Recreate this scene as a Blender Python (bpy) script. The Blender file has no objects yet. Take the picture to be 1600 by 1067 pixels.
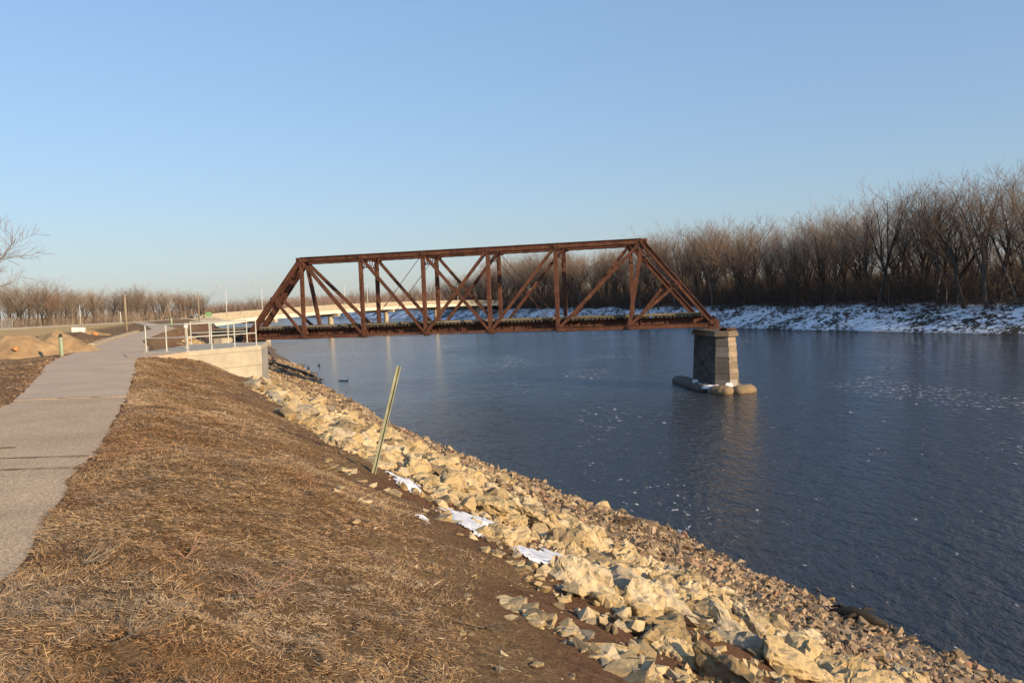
import bpy, bmesh, math, random
import numpy as np
from mathutils import Matrix, Vector

random.seed(7)
RNG = np.random.default_rng(11)
scene = bpy.context.scene
COL = scene.collection

# ------------------------------------------------------------------ camera
EYE = 9.1                                    # eye above the river surface (z = 0)
PITCH, ROLL, FPX = 0.0492, 0.0354, 1290.5
cam_data = bpy.data.cameras.new('camera')
cam_data.sensor_width = 36.0
cam_data.lens = FPX * 36.0 / 1600.0
cam_data.clip_start = 0.1
cam_data.clip_end = 12000
cam = bpy.data.objects.new('camera', cam_data)
COL.objects.link(cam)
cam.matrix_world = (Matrix.Translation((0, 0, EYE)) @ Matrix.Rotation(math.pi / 2 - PITCH, 4, 'X')
                    @ Matrix.Rotation(-ROLL, 4, 'Z'))
scene.camera = cam

# ------------------------------------------------------------------ sky, sun, exposure
SUN_EL = math.radians(18.0)
SUN_DIR = Vector((0.76, -0.65, 0)).normalized()           # horizontal direction towards the sun
sun_az = math.atan2(SUN_DIR.x, SUN_DIR.y)
world = bpy.data.worlds.new('World')
scene.world = world
world.use_nodes = True
wn = world.node_tree
wn.nodes.clear()
sky = wn.nodes.new('ShaderNodeTexSky')
sky.sky_type = 'NISHITA'
sky.sun_disc = False
sky.sun_elevation = SUN_EL
sky.sun_rotation = sun_az
sky.altitude = 200
sky.air_density = 1.6
sky.dust_density = 0.5
sky.ozone_density = 6.0
bg = wn.nodes.new('ShaderNodeBackground')
bg.inputs['Strength'].default_value = 0.15
wo = wn.nodes.new('ShaderNodeOutputWorld')
gam = wn.nodes.new('ShaderNodeGamma')
gam.inputs[1].default_value = 0.55
tint = wn.nodes.new('ShaderNodeMix')
tint.data_type, tint.blend_type = 'RGBA', 'MULTIPLY'
tint.inputs[0].default_value = 1.0
tint.inputs[7].default_value = (0.71 * 1.83, 0.788 * 1.83, 0.96 * 1.83, 1)
wn.links.new(sky.outputs[0], gam.inputs[0])
wn.links.new(gam.outputs[0], tint.inputs[6])
wn.links.new(tint.outputs[2], bg.inputs[0])
wn.links.new(bg.outputs[0], wo.inputs[0])

sun_data = bpy.data.lights.new('sun', 'SUN')
sun_data.energy = 5.0
sun_data.angle = math.radians(0.5)
sun_data.color = (1.0, 0.77, 0.50)
sun = bpy.data.objects.new('sun', sun_data)
COL.objects.link(sun)
sv = Vector((SUN_DIR.x * math.cos(SUN_EL), SUN_DIR.y * math.cos(SUN_EL), math.sin(SUN_EL)))
sun.rotation_euler = sv.to_track_quat('Z', 'Y').to_euler()
sun.location = (60, -60, 60)

scene.view_settings.view_transform = 'Standard'
scene.view_settings.look = 'None'
scene.view_settings.gamma = 1.0
scene.view_settings.use_curve_mapping = False
scene.view_settings.exposure = 0.4
scene.cycles.max_bounces = 6
scene.cycles.diffuse_bounces = 2
scene.cycles.glossy_bounces = 3
scene.cycles.sample_clamp_indirect = 6.0

# ------------------------------------------------------------------ helpers
def tag(o, label=None, cat=None, group=None, kind=None):
    if label: o['label'] = label
    if cat: o['category'] = cat
    if group: o['group'] = group
    if kind: o['kind'] = kind
    return o

def empty(name, loc, rz=0.0, label=None, cat=None, group=None, kind=None):
    o = bpy.data.objects.new(name, None)
    o.empty_display_size = 0.3
    COL.objects.link(o)
    o.location = loc
    o.rotation_euler = (0, 0, rz)
    return tag(o, label, cat, group, kind)

def link(name, mesh, mat=None, parent=None, loc=None, rot=None):
    o = bpy.data.objects.new(name, mesh)
    COL.objects.link(o)
    if mat is not None:
        if len(mesh.materials) == 0: mesh.materials.append(mat)
    if parent is not None: o.parent = parent
    if loc is not None: o.location = loc
    if rot is not None: o.rotation_euler = rot
    return o

def dup(o, parent=None, loc=None, rot=None, scale=None):
    c = o.copy()
    COL.objects.link(c)
    c.parent = parent
    if loc is not None: c.location = loc
    if rot is not None: c.rotation_euler = rot
    if scale is not None: c.scale = scale
    return c

def np_mesh(name, v, f, smooth=False, attrs=None):
    """v (n,3); f a list of index arrays (m,3) / (m,4)"""
    v = np.asarray(v, np.float32)
    fs = [np.asarray(a, np.int32) for a in (f if isinstance(f, list) else [f]) if len(a)]
    me = bpy.data.meshes.new(name)
    me.vertices.add(len(v))
    me.vertices.foreach_set('co', v.ravel())
    tot = np.concatenate([np.full(len(a), a.shape[1], np.int32) for a in fs])
    idx = np.concatenate([a.ravel() for a in fs])
    me.loops.add(len(idx))
    me.loops.foreach_set('vertex_index', idx)
    me.polygons.add(len(tot))
    st = np.concatenate([[0], np.cumsum(tot)[:-1]]).astype(np.int32)
    me.polygons.foreach_set('loop_start', st)
    me.polygons.foreach_set('loop_total', tot)
    me.polygons.foreach_set('use_smooth', np.full(len(tot), bool(smooth)))
    if attrs:
        for k, a in attrs.items():
            a = np.asarray(a, np.float32)
            at = me.attributes.new(k, 'FLOAT', 'POINT')
            at.data.foreach_set('value', a)
    me.update(calc_edges=True)
    me.validate()
    return me

class MB:
    """collects boxes, bars, tubes into one mesh"""
    def __init__(self):
        self.v, self.f = [], []
    def add(self, v, f):
        n = len(self.v)
        self.v += [tuple(p) for p in v]
        self.f += [tuple(i + n for i in q) for q in f]
        return self
    def box(self, c, s, rz=0.0):
        cx, cy, cz = c
        a, b, h = s[0] / 2, s[1] / 2, s[2] / 2
        ca, sa = math.cos(rz), math.sin(rz)
        v = []
        for z in (-h, h):
            for x, y in ((-a, -b), (a, -b), (a, b), (-a, b)):
                v.append((cx + x * ca - y * sa, cy + x * sa + y * ca, cz + z))
        return self.add(v, [(3, 2, 1, 0), (4, 5, 6, 7), (0, 1, 5, 4), (1, 2, 6, 5), (2, 3, 7, 6), (3, 0, 4, 7)])
    def bar(self, p, q, w, h, up=(0, 0, 1), w1=None, h1=None):
        """rectangular bar p->q; h measured along 'up' (made perpendicular), w across"""
        p, q, up = Vector(p), Vector(q), Vector(up)
        d = (q - p).normalized()
        side = d.cross(up)
        if side.length < 1e-5: side = d.cross(Vector((1, 0, 0)))
        side.normalize()
        u = side.cross(d).normalized()
        v = []
        for c, ww, hh in ((p, w, h), (q, w1 or w, h1 or h)):
            for a, b in ((-1, -1), (1, -1), (1, 1), (-1, 1)):
                v.append(c + side * (a * ww / 2) + u * (b * hh / 2))
        return self.add(v, [(3, 2, 1, 0), (4, 5, 6, 7), (0, 1, 5, 4), (1, 2, 6, 5), (2, 3, 7, 6), (3, 0, 4, 7)])
    def tube(self, pts, rad, n=8, cap=True):
        pts = [Vector(p) for p in pts]
        if not isinstance(rad, (list, tuple)): rad = [rad] * len(pts)
        v, f = [], []
        for i, p in enumerate(pts):
            d = (pts[min(i + 1, len(pts) - 1)] - pts[max(i - 1, 0)]).normalized()
            a = d.cross(Vector((0, 0, 1)))
            if a.length < 1e-3: a = Vector((1, 0, 0))
            a.normalize()
            b = d.cross(a)
            for k in range(n):
                t = 2 * math.pi * k / n
                v.append(p + (a * math.cos(t) + b * math.sin(t)) * rad[i])
        for i in range(len(pts) - 1):
            for k in range(n):
                f.append((i * n + k, i * n + (k + 1) % n, (i + 1) * n + (k + 1) % n, (i + 1) * n + k))
        if cap:
            f.append(tuple(range(n)))
            f.append(tuple(reversed([(len(pts) - 1) * n + k for k in range(n)])))
        return self.add(v, f)
    def prism(self, poly, z0, z1, inset=0.0):
        n = len(poly)
        cx = sum(p[0] for p in poly) / n
        cy = sum(p[1] for p in poly) / n
        v = [(x, y, z0) for x, y in poly] + [(x + (cx - x) * inset, y + (cy - y) * inset, z1) for x, y in poly]
        f = [tuple(reversed(range(n))), tuple(range(n, 2 * n))]
        f += [(i, (i + 1) % n, n + (i + 1) % n, n + i) for i in range(n)]
        return self.add(v, f)
    def build(self, name, mat=None, parent=None, smooth=False, bevel=0.0, loc=None):
        me = bpy.data.meshes.new(name)
        me.from_pydata([tuple(p) for p in self.v], [], self.f)
        bm = bmesh.new()
        bm.from_mesh(me)
        bmesh.ops.recalc_face_normals(bm, faces=bm.faces)
        if bevel:
            bmesh.ops.bevel(bm, geom=list(bm.edges), offset=bevel, segments=1, affect='EDGES')
        bm.to_mesh(me)
        bm.free()
        if smooth:
            for p in me.polygons: p.use_smooth = True
        return link(name, me, mat, parent, loc)

def vnoise(x, y, seed=0):
    """2-D value noise, vectorised, range 0..1"""
    x = np.asarray(x, float); y = np.asarray(y, float)
    xi, yi = np.floor(x).astype(np.int64), np.floor(y).astype(np.int64)
    xf, yf = x - xi, y - yi
    u, w = xf * xf * (3 - 2 * xf), yf * yf * (3 - 2 * yf)
    def h(a, b):
        n = (a * 374761393 + b * 668265263 + seed * 1274126177) & 0xffffffff
        n = ((n ^ (n >> 13)) * 1274126177) & 0xffffffff
        return ((n ^ (n >> 16)) & 0xffff) / 65535.0
    return ((h(xi, yi) * (1 - u) + h(xi + 1, yi) * u) * (1 - w) + (h(xi, yi + 1) * (1 - u) + h(xi + 1, yi + 1) * u) * w)

def fbm(x, y, seed=0, o=3):
    s, a, t = 0, 1.0, 0
    for i in range(o):
        s = s + vnoise(np.asarray(x) * 2 ** i, np.asarray(y) * 2 ** i, seed + i * 17) * a
        t += a
        a *= 0.5
    return s / t

# ------------------------------------------------------------------ materials
class NT:
    def __init__(self, name):
        self.m = bpy.data.materials.new(name)
        self.m.use_nodes = True
        self.t = self.m.node_tree
        self.t.nodes.clear()
        self.out = self.t.nodes.new('ShaderNodeOutputMaterial')
        self.b = self.t.nodes.new('ShaderNodeBsdfPrincipled')
        self.t.links.new(self.b.outputs[0], self.out.inputs['Surface'])
        self.b.inputs['Specular IOR Level'].default_value = 0.3
        self.geo = None
    def n(self, typ, **kw):
        nd = self.t.nodes.new('ShaderNode' + typ)
        for k, v in kw.items():
            if hasattr(nd, k) and k not in nd.inputs: setattr(nd, k, v)
            else: nd.inputs[k].default_value = v
        return nd
    def l(self, a, b): self.t.links.new(a, b)
    def pos(self):
        return self.n('NewGeometry').outputs['Position']
    def obj(self):
        return self.n('TexCoord').outputs['Object']
    def mapping(self, src, scale=(1, 1, 1), rot=(0, 0, 0)):
        m = self.n('Mapping')
        m.inputs['Scale'].default_value = scale
        m.inputs['Rotation'].default_value = rot
        self.l(src, m.inputs['Vector'])
        return m.outputs[0]
    def noise(self, src, scale, detail=4, rough=0.55, dist=0.0):
        n = self.n('TexNoise')
        n.inputs['Scale'].default_value = scale
        n.inputs['Detail'].default_value = detail
        n.inputs['Roughness'].default_value = rough
        n.inputs['Distortion'].default_value = dist
        self.l(src, n.inputs['Vector'])
        return n.outputs[0]
    def ramp(self, src, stops, interp='LINEAR'):
        r = self.n('ValToRGB')
        r.color_ramp.interpolation = interp
        el = r.color_ramp.elements
        while len(el) < len(stops): el.new(0.5)
        for e, (p, c) in zip(el, stops):
            e.position = p
            e.color = (*c, 1) if isinstance(c, (tuple, list)) else (c, c, c, 1)
        self.l(src, r.inputs[0])
        return r.outputs[0]
    def mix(self, fac, a, b, mode='MIX'):
        m = self.n('Mix', data_type='RGBA', blend_type=mode)
        for s, i in ((fac, 0), (a, 6), (b, 7)):
            if hasattr(s, 'links') or hasattr(s, 'is_linked'): self.l(s, m.inputs[i])
            elif i == 0: m.inputs[0].default_value = s
            else: m.inputs[i].default_value = (*s, 1)
        return m.outputs[2]
    def math(self, op, a, b=0.0, clamp=False):
        m = self.n('Math', operation=op, use_clamp=clamp)
        for i, s in enumerate((a, b)):
            if hasattr(s, 'is_linked'): self.l(s, m.inputs[i])
            else: m.inputs[i].default_value = s
        return m.outputs[0]
    def attr(self, name):
        a = self.n('Attribute')
        a.attribute_name = name
        return a.outputs['Fac']
    def rnd(self):
        return self.n('ObjectInfo').outputs['Random']
    def bump(self, h, strength=0.5, dist=0.02):
        b = self.n('Bump')
        b.inputs['Strength'].default_value = strength
        b.inputs['Distance'].default_value = dist
        self.l(h, b.inputs['Height'])
        self.l(b.outputs[0], self.b.inputs['Normal'])
        return b
    def col(self, c):
        if hasattr(c, 'is_linked'): self.l(c, self.b.inputs['Base Color'])
        else: self.b.inputs['Base Color'].default_value = (*c, 1)
    def rough(self, r): self.b.inputs['Roughness'].default_value = r

def simple(name, c, rough=0.8, var=0.25, scale=3.0, metal=0.0, bump=0.0):
    t = NT(name)
    p = t.obj()
    n = t.noise(p, scale, 5)
    lo = tuple(x * (1 - var) for x in c); hi = tuple(min(1, x * (1 + var)) for x in c)
    t.col(t.ramp(n, [(0.3, lo), (0.7, hi)]))
    t.rough(rough)
    t.b.inputs['Metallic'].default_value = metal
    if bump: t.bump(t.noise(p, scale * 6, 4), bump, 0.02)
    return t.m

def mat_rust(name, c0, c1, c2):
    t = NT(name)
    p = t.pos()
    a = t.noise(p, 0.9, 6, 0.65)
    b = t.noise(t.mapping(p, (6, 6, 1.2)), 1.2, 5, 0.6)
    c = t.ramp(a, [(0.32, c0), (0.5, c1), (0.72, c2)])
    st = t.ramp(b, [(0.38, 0.0), (0.62, 1.0)])
    c = t.mix(t.math('MULTIPLY', st, 0.45), c, tuple(x * 0.45 for x in c0))
    sp = t.ramp(t.noise(p, 14, 3), [(0.6, 0.0), (0.7, 1.0)])
    c = t.mix(t.math('MULTIPLY', sp, 0.35), c, tuple(min(1, x * 1.7) for x in c2))
    t.col(c)
    t.rough(0.85)
    t.bump(t.noise(p, 25, 4), 0.35, 0.02)
    return t.m

M = {}
M['rust'] = mat_rust('rust', (0.070, 0.031, 0.020), (0.142, 0.058, 0.034), (0.20, 0.088, 0.050))
M['rust_dark'] = mat_rust('rust_dark', (0.045, 0.022, 0.016), (0.085, 0.036, 0.022), (0.13, 0.055, 0.032))

def mat_timber(name, c):
    t = NT(name)
    p = t.obj()
    g = t.noise(t.mapping(p, (1.0, 12, 12)), 2.5, 5)
    v = t.ramp(g, [(0.3, tuple(x * 0.5 for x in c)), (0.7, tuple(x * 1.35 for x in c))])
    r = t.ramp(t.rnd(), [(0.0, 0.65), (1.0, 1.2)])
    t.col(t.mix(1.0, v, r, 'MULTIPLY'))
    t.rough(0.9)
    t.bump(g, 0.4, 0.02)
    return t.m
M['tie'] = mat_timber('tie_timber', (0.085, 0.07, 0.05))
M['guard'] = mat_timber('guard_timber', (0.20, 0.165, 0.10))
M['wood_grey'] = mat_timber('weathered_wood', (0.30, 0.24, 0.17))
M['wood_dark'] = mat_timber('wet_driftwood', (0.05, 0.04, 0.032))

def mat_rock(name, use_attr):
    t = NT(name)
    p = t.pos()
    r = t.attr('rnd') if use_attr else t.rnd()
    base = t.ramp(r, [(0.0, (0.19, 0.145, 0.09)), (0.2, (0.42, 0.305, 0.155)), (0.6, (0.55, 0.41, 0.215)), (0.88, (0.64, 0.51, 0.315)), (1.0, (0.25, 0.22, 0.175))])
    n = t.noise(p, 4.0, 8, 0.65)
    c = t.mix(1.0, base, t.ramp(n, [(0.28, 0.55), (0.5, 0.95), (0.75, 1.15)]), 'MULTIPLY')
    y = t.ramp(t.noise(p, 1.7, 4), [(0.55, 0.0), (0.72, 1.0)])
    c = t.mix(t.math('MULTIPLY', y, 0.5), c, (0.42, 0.26, 0.085))
    g = t.ramp(t.noise(p, 9.0, 5, 0.7), [(0.6, 0.0), (0.72, 1.0)])
    c = t.mix(t.math('MULTIPLY', g, 0.45), c, (0.16, 0.14, 0.115))
    t.col(c)
    t.rough(0.92)
    v = t.n('TexVoronoi'); v.inputs['Scale'].default_value = 7.0; t.l(t.mapping(p, (1, 1, 2.6)), v.inputs['Vector'])
    h = t.math('ADD', t.noise(p, 11, 8, 0.7), t.math('MULTIPLY', v.outputs[0], 0.5))
    t.bump(h, 0.75, 0.05)
    return t.m
M['rock'] = mat_rock('limestone', False)
M['rock_attr'] = mat_rock('limestone_rubble', True)

def mat_gravel():
    t = NT('gravel_stones')
    r = t.attr('rnd')
    c = t.ramp(r, [(0.0, (0.10, 0.07, 0.045)), (0.3, (0.25, 0.175, 0.105)), (0.6, (0.36, 0.255, 0.15)), (0.85, (0.47, 0.35, 0.21)), (0.97, (0.30, 0.155, 0.09)), (1.0, (0.55, 0.46, 0.32))])
    n = t.noise(t.pos(), 14, 4)
    t.col(t.mix(1.0, c, t.ramp(n, [(0.3, 0.7), (0.7, 1.15)]), 'MULTIPLY'))
    t.rough(0.9)
    return t.m
M['gravel'] = mat_gravel()

def mat_ground():
    t = NT('bank_ground')
    p = t.pos()
    zone = t.attr('soil')         # 0 dry grass, 1 bare soil
    grav = t.attr('gravel')
    n1 = t.noise(p, 0.7, 6, 0.6)
    n2 = t.noise(p, 13.0, 9, 0.78)
    n3 = t.noise(t.mapping(p, (30, 8, 8), (0, 0, 0.5)), 1.3, 5, 0.7)
    g = t.ramp(n2, [(0.25, (0.06, 0.038, 0.022)), (0.42, (0.17, 0.108, 0.056)), (0.6, (0.34, 0.222, 0.112)), (0.8, (0.48, 0.34, 0.19))])
    g = t.mix(t.ramp(n1, [(0.42, 0.0), (0.62, 0.75)]), g, t.ramp(n3, [(0.3, (0.09, 0.05, 0.026)), (0.7, (0.32, 0.19, 0.092))]))
    s = t.ramp(n2, [(0.25, (0.065, 0.036, 0.022)), (0.5, (0.18, 0.095, 0.053)), (0.75, (0.29, 0.165, 0.092))])
    r = t.ramp(n2, [(0.25, (0.075, 0.052, 0.036)), (0.5, (0.19, 0.135, 0.09)), (0.75, (0.30, 0.225, 0.15))])
    dirt = t.ramp(n2, [(0.25, (0.20, 0.125, 0.062)), (0.5, (0.30, 0.195, 0.10)), (0.75, (0.38, 0.26, 0.145))])
    olive = t.ramp(n2, [(0.25, (0.42, 0.28, 0.12)), (0.5, (0.54, 0.37, 0.165)), (0.75, (0.60, 0.43, 0.20))])
    c = t.mix(zone, g, s)
    c = t.mix(grav, c, r)
    c = t.mix(t.attr('dirt'), c, dirt)
    c = t.mix(t.attr('field'), c, olive)
    t.col(c)
    t.rough(0.95)
    t.b.inputs['Specular IOR Level'].default_value = 0.1
    t.bump(t.math('ADD', n2, t.noise(p, 40, 4, 0.7)), 0.9, 0.05)
    return t.m
M['ground'] = mat_ground()

def mat_path(name, c, agg):
    t = NT(name)
    p = t.pos()
    f = t.n('TexVoronoi'); f.inputs['Scale'].default_value = 85.0; t.l(p, f.inputs['Vector'])
    w = t.n('TexWhiteNoise'); t.l(f.outputs['Position'], w.inputs['Vector'])
    sp = t.ramp(w.outputs[0], [(0.0, tuple(x * (1 - agg) for x in c)), (0.5, c), (1.0, tuple(min(1, x * (1 + agg)) for x in c))])
    big = t.ramp(t.noise(p, 0.8, 6, 0.65), [(0.3, 0.82), (0.7, 1.12)])
    cc = t.mix(1.0, sp, big, 'MULTIPLY')
    st = t.ramp(t.noise(t.mapping(p, (1, 0.35, 1), (0, 0, 0.4)), 2.3, 5), [(0.6, 0.0), (0.75, 0.5)])
    cc = t.mix(st, cc, tuple(x * 0.72 for x in c))
    t.col(cc)
    t.rough(0.9)
    t.bump(f.outputs[0], 0.35, 0.006)
    return t.m
M['path_near'] = mat_path('worn_asphalt', (0.50, 0.362, 0.222), 0.42)
M['path_far'] = mat_path('newer_asphalt', (0.53, 0.395, 0.265), 0.25)

def mat_concrete(name, c, streak=0.3, vary=False):
    t = NT(name)
    p = t.pos()
    n = t.noise(p, 1.4, 7, 0.6)
    cc = t.ramp(n, [(0.3, tuple(x * 0.78 for x in c)), (0.7, tuple(min(1, x * 1.12) for x in c))])
    s = t.ramp(t.noise(t.mapping(p, (5, 5, 0.35)), 1.5, 4), [(0.5, 0.0), (0.7, 1.0)])
    cc = t.mix(t.math('MULTIPLY', s, streak), cc, tuple(x * 0.6 for x in c))
    if vary: cc = t.mix(1.0, cc, t.ramp(t.rnd(), [(0.0, 0.62), (1.0, 1.35)]), 'MULTIPLY')
    pits = t.ramp(t.noise(p, 22, 4), [(0.62, 0.0), (0.72, 1.0)])
    cc = t.mix(t.math('MULTIPLY', pits, 0.25), cc, tuple(x * 0.55 for x in c))
    t.col(cc)
    t.rough(0.9)
    t.bump(t.noise(p, 18, 6), 0.3, 0.02)
    return t.m
M['concrete'] = mat_concrete('pale_concrete', (0.46, 0.40, 0.30))
M['concrete_grey'] = mat_concrete('grey_concrete', (0.34, 0.31, 0.27))
M['pier'] = mat_concrete('pier_masonry', (0.29, 0.225, 0.16), 0.75, True)
M['pier_dark'] = mat_concrete('dark_pier_concrete', (0.095, 0.086, 0.078), 0.6, True)  # darker tone for the pier's left side stones and left footing roll
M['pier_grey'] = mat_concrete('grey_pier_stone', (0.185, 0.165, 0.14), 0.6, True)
M['pier_foot'] = mat_concrete('footing_concrete', (0.25, 0.18, 0.105), 0.4)
M['hw_girder'] = mat_concrete('cream_girder', (0.80, 0.72, 0.55), 0.1)
M['hw_parapet'] = mat_concrete('buff_parapet', (0.46, 0.39, 0.28), 0.25)
M['rail'] = simple('galvanised_rail', (0.50, 0.50, 0.44), 0.6, 0.15, 4)
M['green'] = simple('green_post_paint', (0.25, 0.25, 0.16), 0.7, 0.25, 6)
M['green_pale'] = simple('pale_green_paint', (0.28, 0.34, 0.22), 0.7, 0.2, 6)
M['green_sign'] = simple('green_sign_sheet', (0.16, 0.30, 0.14), 0.6, 0.1, 3)
M['white'] = simple('white_paint', (0.75, 0.73, 0.68), 0.5, 0.06, 4)
M['lamp_metal'] = simple('lamp_metal', (0.55, 0.54, 0.50), 0.5, 0.1, 2)
M['glass_dark'] = simple('dark_glass', (0.03, 0.035, 0.04), 0.15, 0.1, 2)
M['rubber'] = simple('tyre_rubber', (0.02, 0.02, 0.02), 0.9, 0.2, 4)
M['yellow'] = simple('yellow_paint', (0.55, 0.40, 0.10), 0.6, 0.1, 3)
M['orange'] = simple('orange_plastic', (0.70, 0.24, 0.07), 0.6, 0.1, 3)
M['red'] = simple('red_fence_plastic', (0.50, 0.11, 0.06), 0.7, 0.2, 3)
M['duck'] = simple('dark_plumage', (0.05, 0.04, 0.032), 0.8, 0.3, 9)
M['kerb'] = mat_concrete('kerb_concrete', (0.46, 0.37, 0.25), 0.15)
M['silver_wire'] = simple('fence_wire', (0.40, 0.40, 0.38), 0.5, 0.1, 3)

def mat_snow():
    t = NT('snow')
    p = t.pos()
    n = t.noise(p, 6, 6)
    t.col(t.ramp(n, [(0.3, (0.52, 0.52, 0.53)), (0.55, (0.74, 0.75, 0.77)), (0.75, (0.82, 0.83, 0.85))]))
    t.rough(0.6)
    t.bump(n, 0.5, 0.05)
    return t.m
M['snow'] = mat_snow()

def mat_far_bank():
    t = NT('snowy_bank')
    p = t.pos()
    slope = t.attr('slope')
    a = t.noise(t.mapping(p, (1, 1, 1.8), (0, 0, 0.4)), 0.85, 8, 0.72, 0.6)
    b = t.noise(p, 0.10, 4, 0.6)
    th = t.math('ADD', a, t.math('MULTIPLY', t.math('SUBTRACT', b, 0.5), 0.55))
    sn = t.ramp(th, [(0.455, 0.0), (0.505, 1.0)])
    sn = t.math('MULTIPLY', sn, slope)
    litter = t.ramp(t.noise(p, 1.6, 5), [(0.3, (0.030, 0.024, 0.018)), (0.7, (0.085, 0.064, 0.045))])
    c = t.mix(sn, litter, (0.80, 0.82, 0.86))
    t.col(c)
    t.rough(0.8)
    t.bump(t.noise(p, 1.8, 6), 0.8, 0.4)
    return t.m
M['far_bank'] = mat_far_bank()

def mat_water():
    t = NT('river_water')
    p = t.pos()
    m1 = t.mapping(p, (1.0, 0.55, 1), (0, 0, 0.35))
    big = t.noise(m1, 0.20, 3, 0.5)
    mid = t.noise(m1, 0.95, 4, 0.55, 0.4)
    fine = t.noise(m1, 3.0, 4, 0.6, 0.3)
    h = t.math('ADD', t.math('MULTIPLY', big, 1.0), t.math('ADD', t.math('MULTIPLY', mid, 1.35), t.math('MULTIPLY', fine, 0.8)))
    # slack water along the left bank, choppier out in the current
    sep = t.n('SeparateXYZ'); t.l(p, sep.inputs[0])
    cur = t.math('ADD', sep.outputs[0], t.math('MULTIPLY', t.math('SUBTRACT', t.noise(p, 0.045, 4, 0.6, 0.6), 0.5), 42.0))
    chop = t.n('MapRange', interpolation_type='SMOOTHSTEP')
    for k_, v_ in ((1, -20.0), (2, 20.0), (3, 0.30), (4, 1.0)): chop.inputs[k_].default_value = v_
    t.l(cur, chop.inputs[0])
    h = t.math('MULTIPLY', h, chop.outputs[0])
    # flecks of foam drifting in loose streaks
    m2 = t.mapping(p, (1.0, 0.42, 1), (0, 0, 0.45))
    lane = t.ramp(t.noise(m2, 0.075, 3, 0.5, 0.8), [(0.50, 0.0), (0.64, 1.0)])
    fl = t.noise(m1, 2.3, 6, 0.68, 0.5)
    foam = t.ramp(t.math('ADD', fl, t.math('MULTIPLY', lane, 0.085)), [(0.665, 0.0), (0.705, 1.0)])
    t.col(t.mix(foam, (0.032, 0.034, 0.035), (0.62, 0.60, 0.60)))
    r = t.math('ADD', t.math('MULTIPLY', foam, 0.6), 0.07)
    t.l(r, t.b.inputs['Roughness'])
    t.b.inputs['IOR'].default_value = 1.333
    t.b.inputs['Specular IOR Level'].default_value = 0.5
    t.bump(h, 0.85, 0.42)
    return t.m
M['water'] = mat_water()

def mat_bark(name, c):
    t = NT(name)
    r = t.ramp(t.rnd(), [(0.0, 0.7), (1.0, 1.3)])
    n = t.noise(t.mapping(t.obj(), (4, 4, 0.8)), 1.5, 4)
    v = t.ramp(n, [(0.3, tuple(x * 0.65 for x in c)), (0.7, tuple(x * 1.3 for x in c))])
    t.col(t.mix(1.0, v, r, 'MULTIPLY'))
    t.rough(0.95)
    t.b.inputs['Specular IOR Level'].default_value = 0.1
    return t.m
M['bark'] = mat_bark('bark', (0.105, 0.082, 0.065))
M['bark_pale'] = mat_bark('pale_bark', (0.27, 0.22, 0.17))
M['twig'] = mat_bark('twigs', (0.27, 0.205, 0.15))
M['twig_red'] = mat_bark('russet_twigs', (0.27, 0.165, 0.11))
M['brush'] = mat_bark('brushwood', (0.10, 0.076, 0.06))
M['woods'] = mat_bark('distant_wood', (0.22, 0.155, 0.12))

def mat_blade():
    t = NT('dry_grass')
    r = t.attr('rnd')
    c = t.ramp(r, [(0.0, (0.09, 0.05, 0.028)), (0.3, (0.25, 0.145, 0.068)), (0.6, (0.43, 0.275, 0.135)), (0.85, (0.54, 0.375, 0.205)), (1.0, (0.62, 0.48, 0.31))])
    red = t.ramp(t.noise(t.pos(), 0.55, 5, 0.65), [(0.46, 0.0), (0.64, 0.42)])
    c = t.mix(red, c, t.mix(1.0, c, (0.80, 0.52, 0.38), 'MULTIPLY'))
    grey = t.ramp(t.noise(t.mapping(t.pos(), (1, 1, 1), (0, 0, 1.1)), 1.3, 4, 0.6), [(0.5, 0.0), (0.66, 0.6)])
    c = t.mix(grey, c, t.mix(0.5, c, (0.34, 0.29, 0.23)))
    t.col(c)
    t.rough(0.85)
    t.b.inputs['Specular IOR Level'].default_value = 0.15
    return t.m
M['blade'] = mat_blade()
M['joint'] = simple('crack_soil', (0.20, 0.13, 0.075), 0.95, 0.4, 6)
M['dirt'] = simple('tan_dirt', (0.34, 0.225, 0.115), 0.95, 0.3, 1.6, bump=0.8)
M['dirt_dark'] = simple('dark_dirt', (0.13, 0.085, 0.05), 0.95, 0.4, 2.5, bump=0.8)

# ------------------------------------------------------------------ terrain
SH_Y = np.array([-120, -40, 0, 18.5, 23, 31, 38.5, 48.8, 57.8, 65.9, 74.9, 82, 92.8, 105.4, 123, 138.3, 190, 212, 260, 330, 520, 750, 1000, 1600.])
SH_X = np.array([74, 38, 19.6, 11.3, 9.15, 6.07, 1.86, -3.29, -7.43, -11, -14.5, -16.9, -21.2, -25.1, -31.5, -37, -55, -63, -82, -112, -205, -330, -480, -900.])
def shore_x(y):
    y = np.asarray(y, float)
    return np.interp(y, SH_Y, SH_X) + (vnoise(y * 0.45, y * 0 + 3.1, 5) - 0.5) * np.clip(0.45 + y * 0.006, 0.3, 2)
PS = np.array([-60, -8, -2, 0, 1.5, 4.5, 8.2, 14.4, 16.0, 17.6, 18.6, 21.5, 24, 40, 4000.])
PZ = np.array([-6, -2.5, -0.8, -0.02, 0.42, 1.55, 3.05, 6.45, 7.08, 7.44, 7.52, 7.5, 7.35, 7.3, 7.4])
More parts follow.
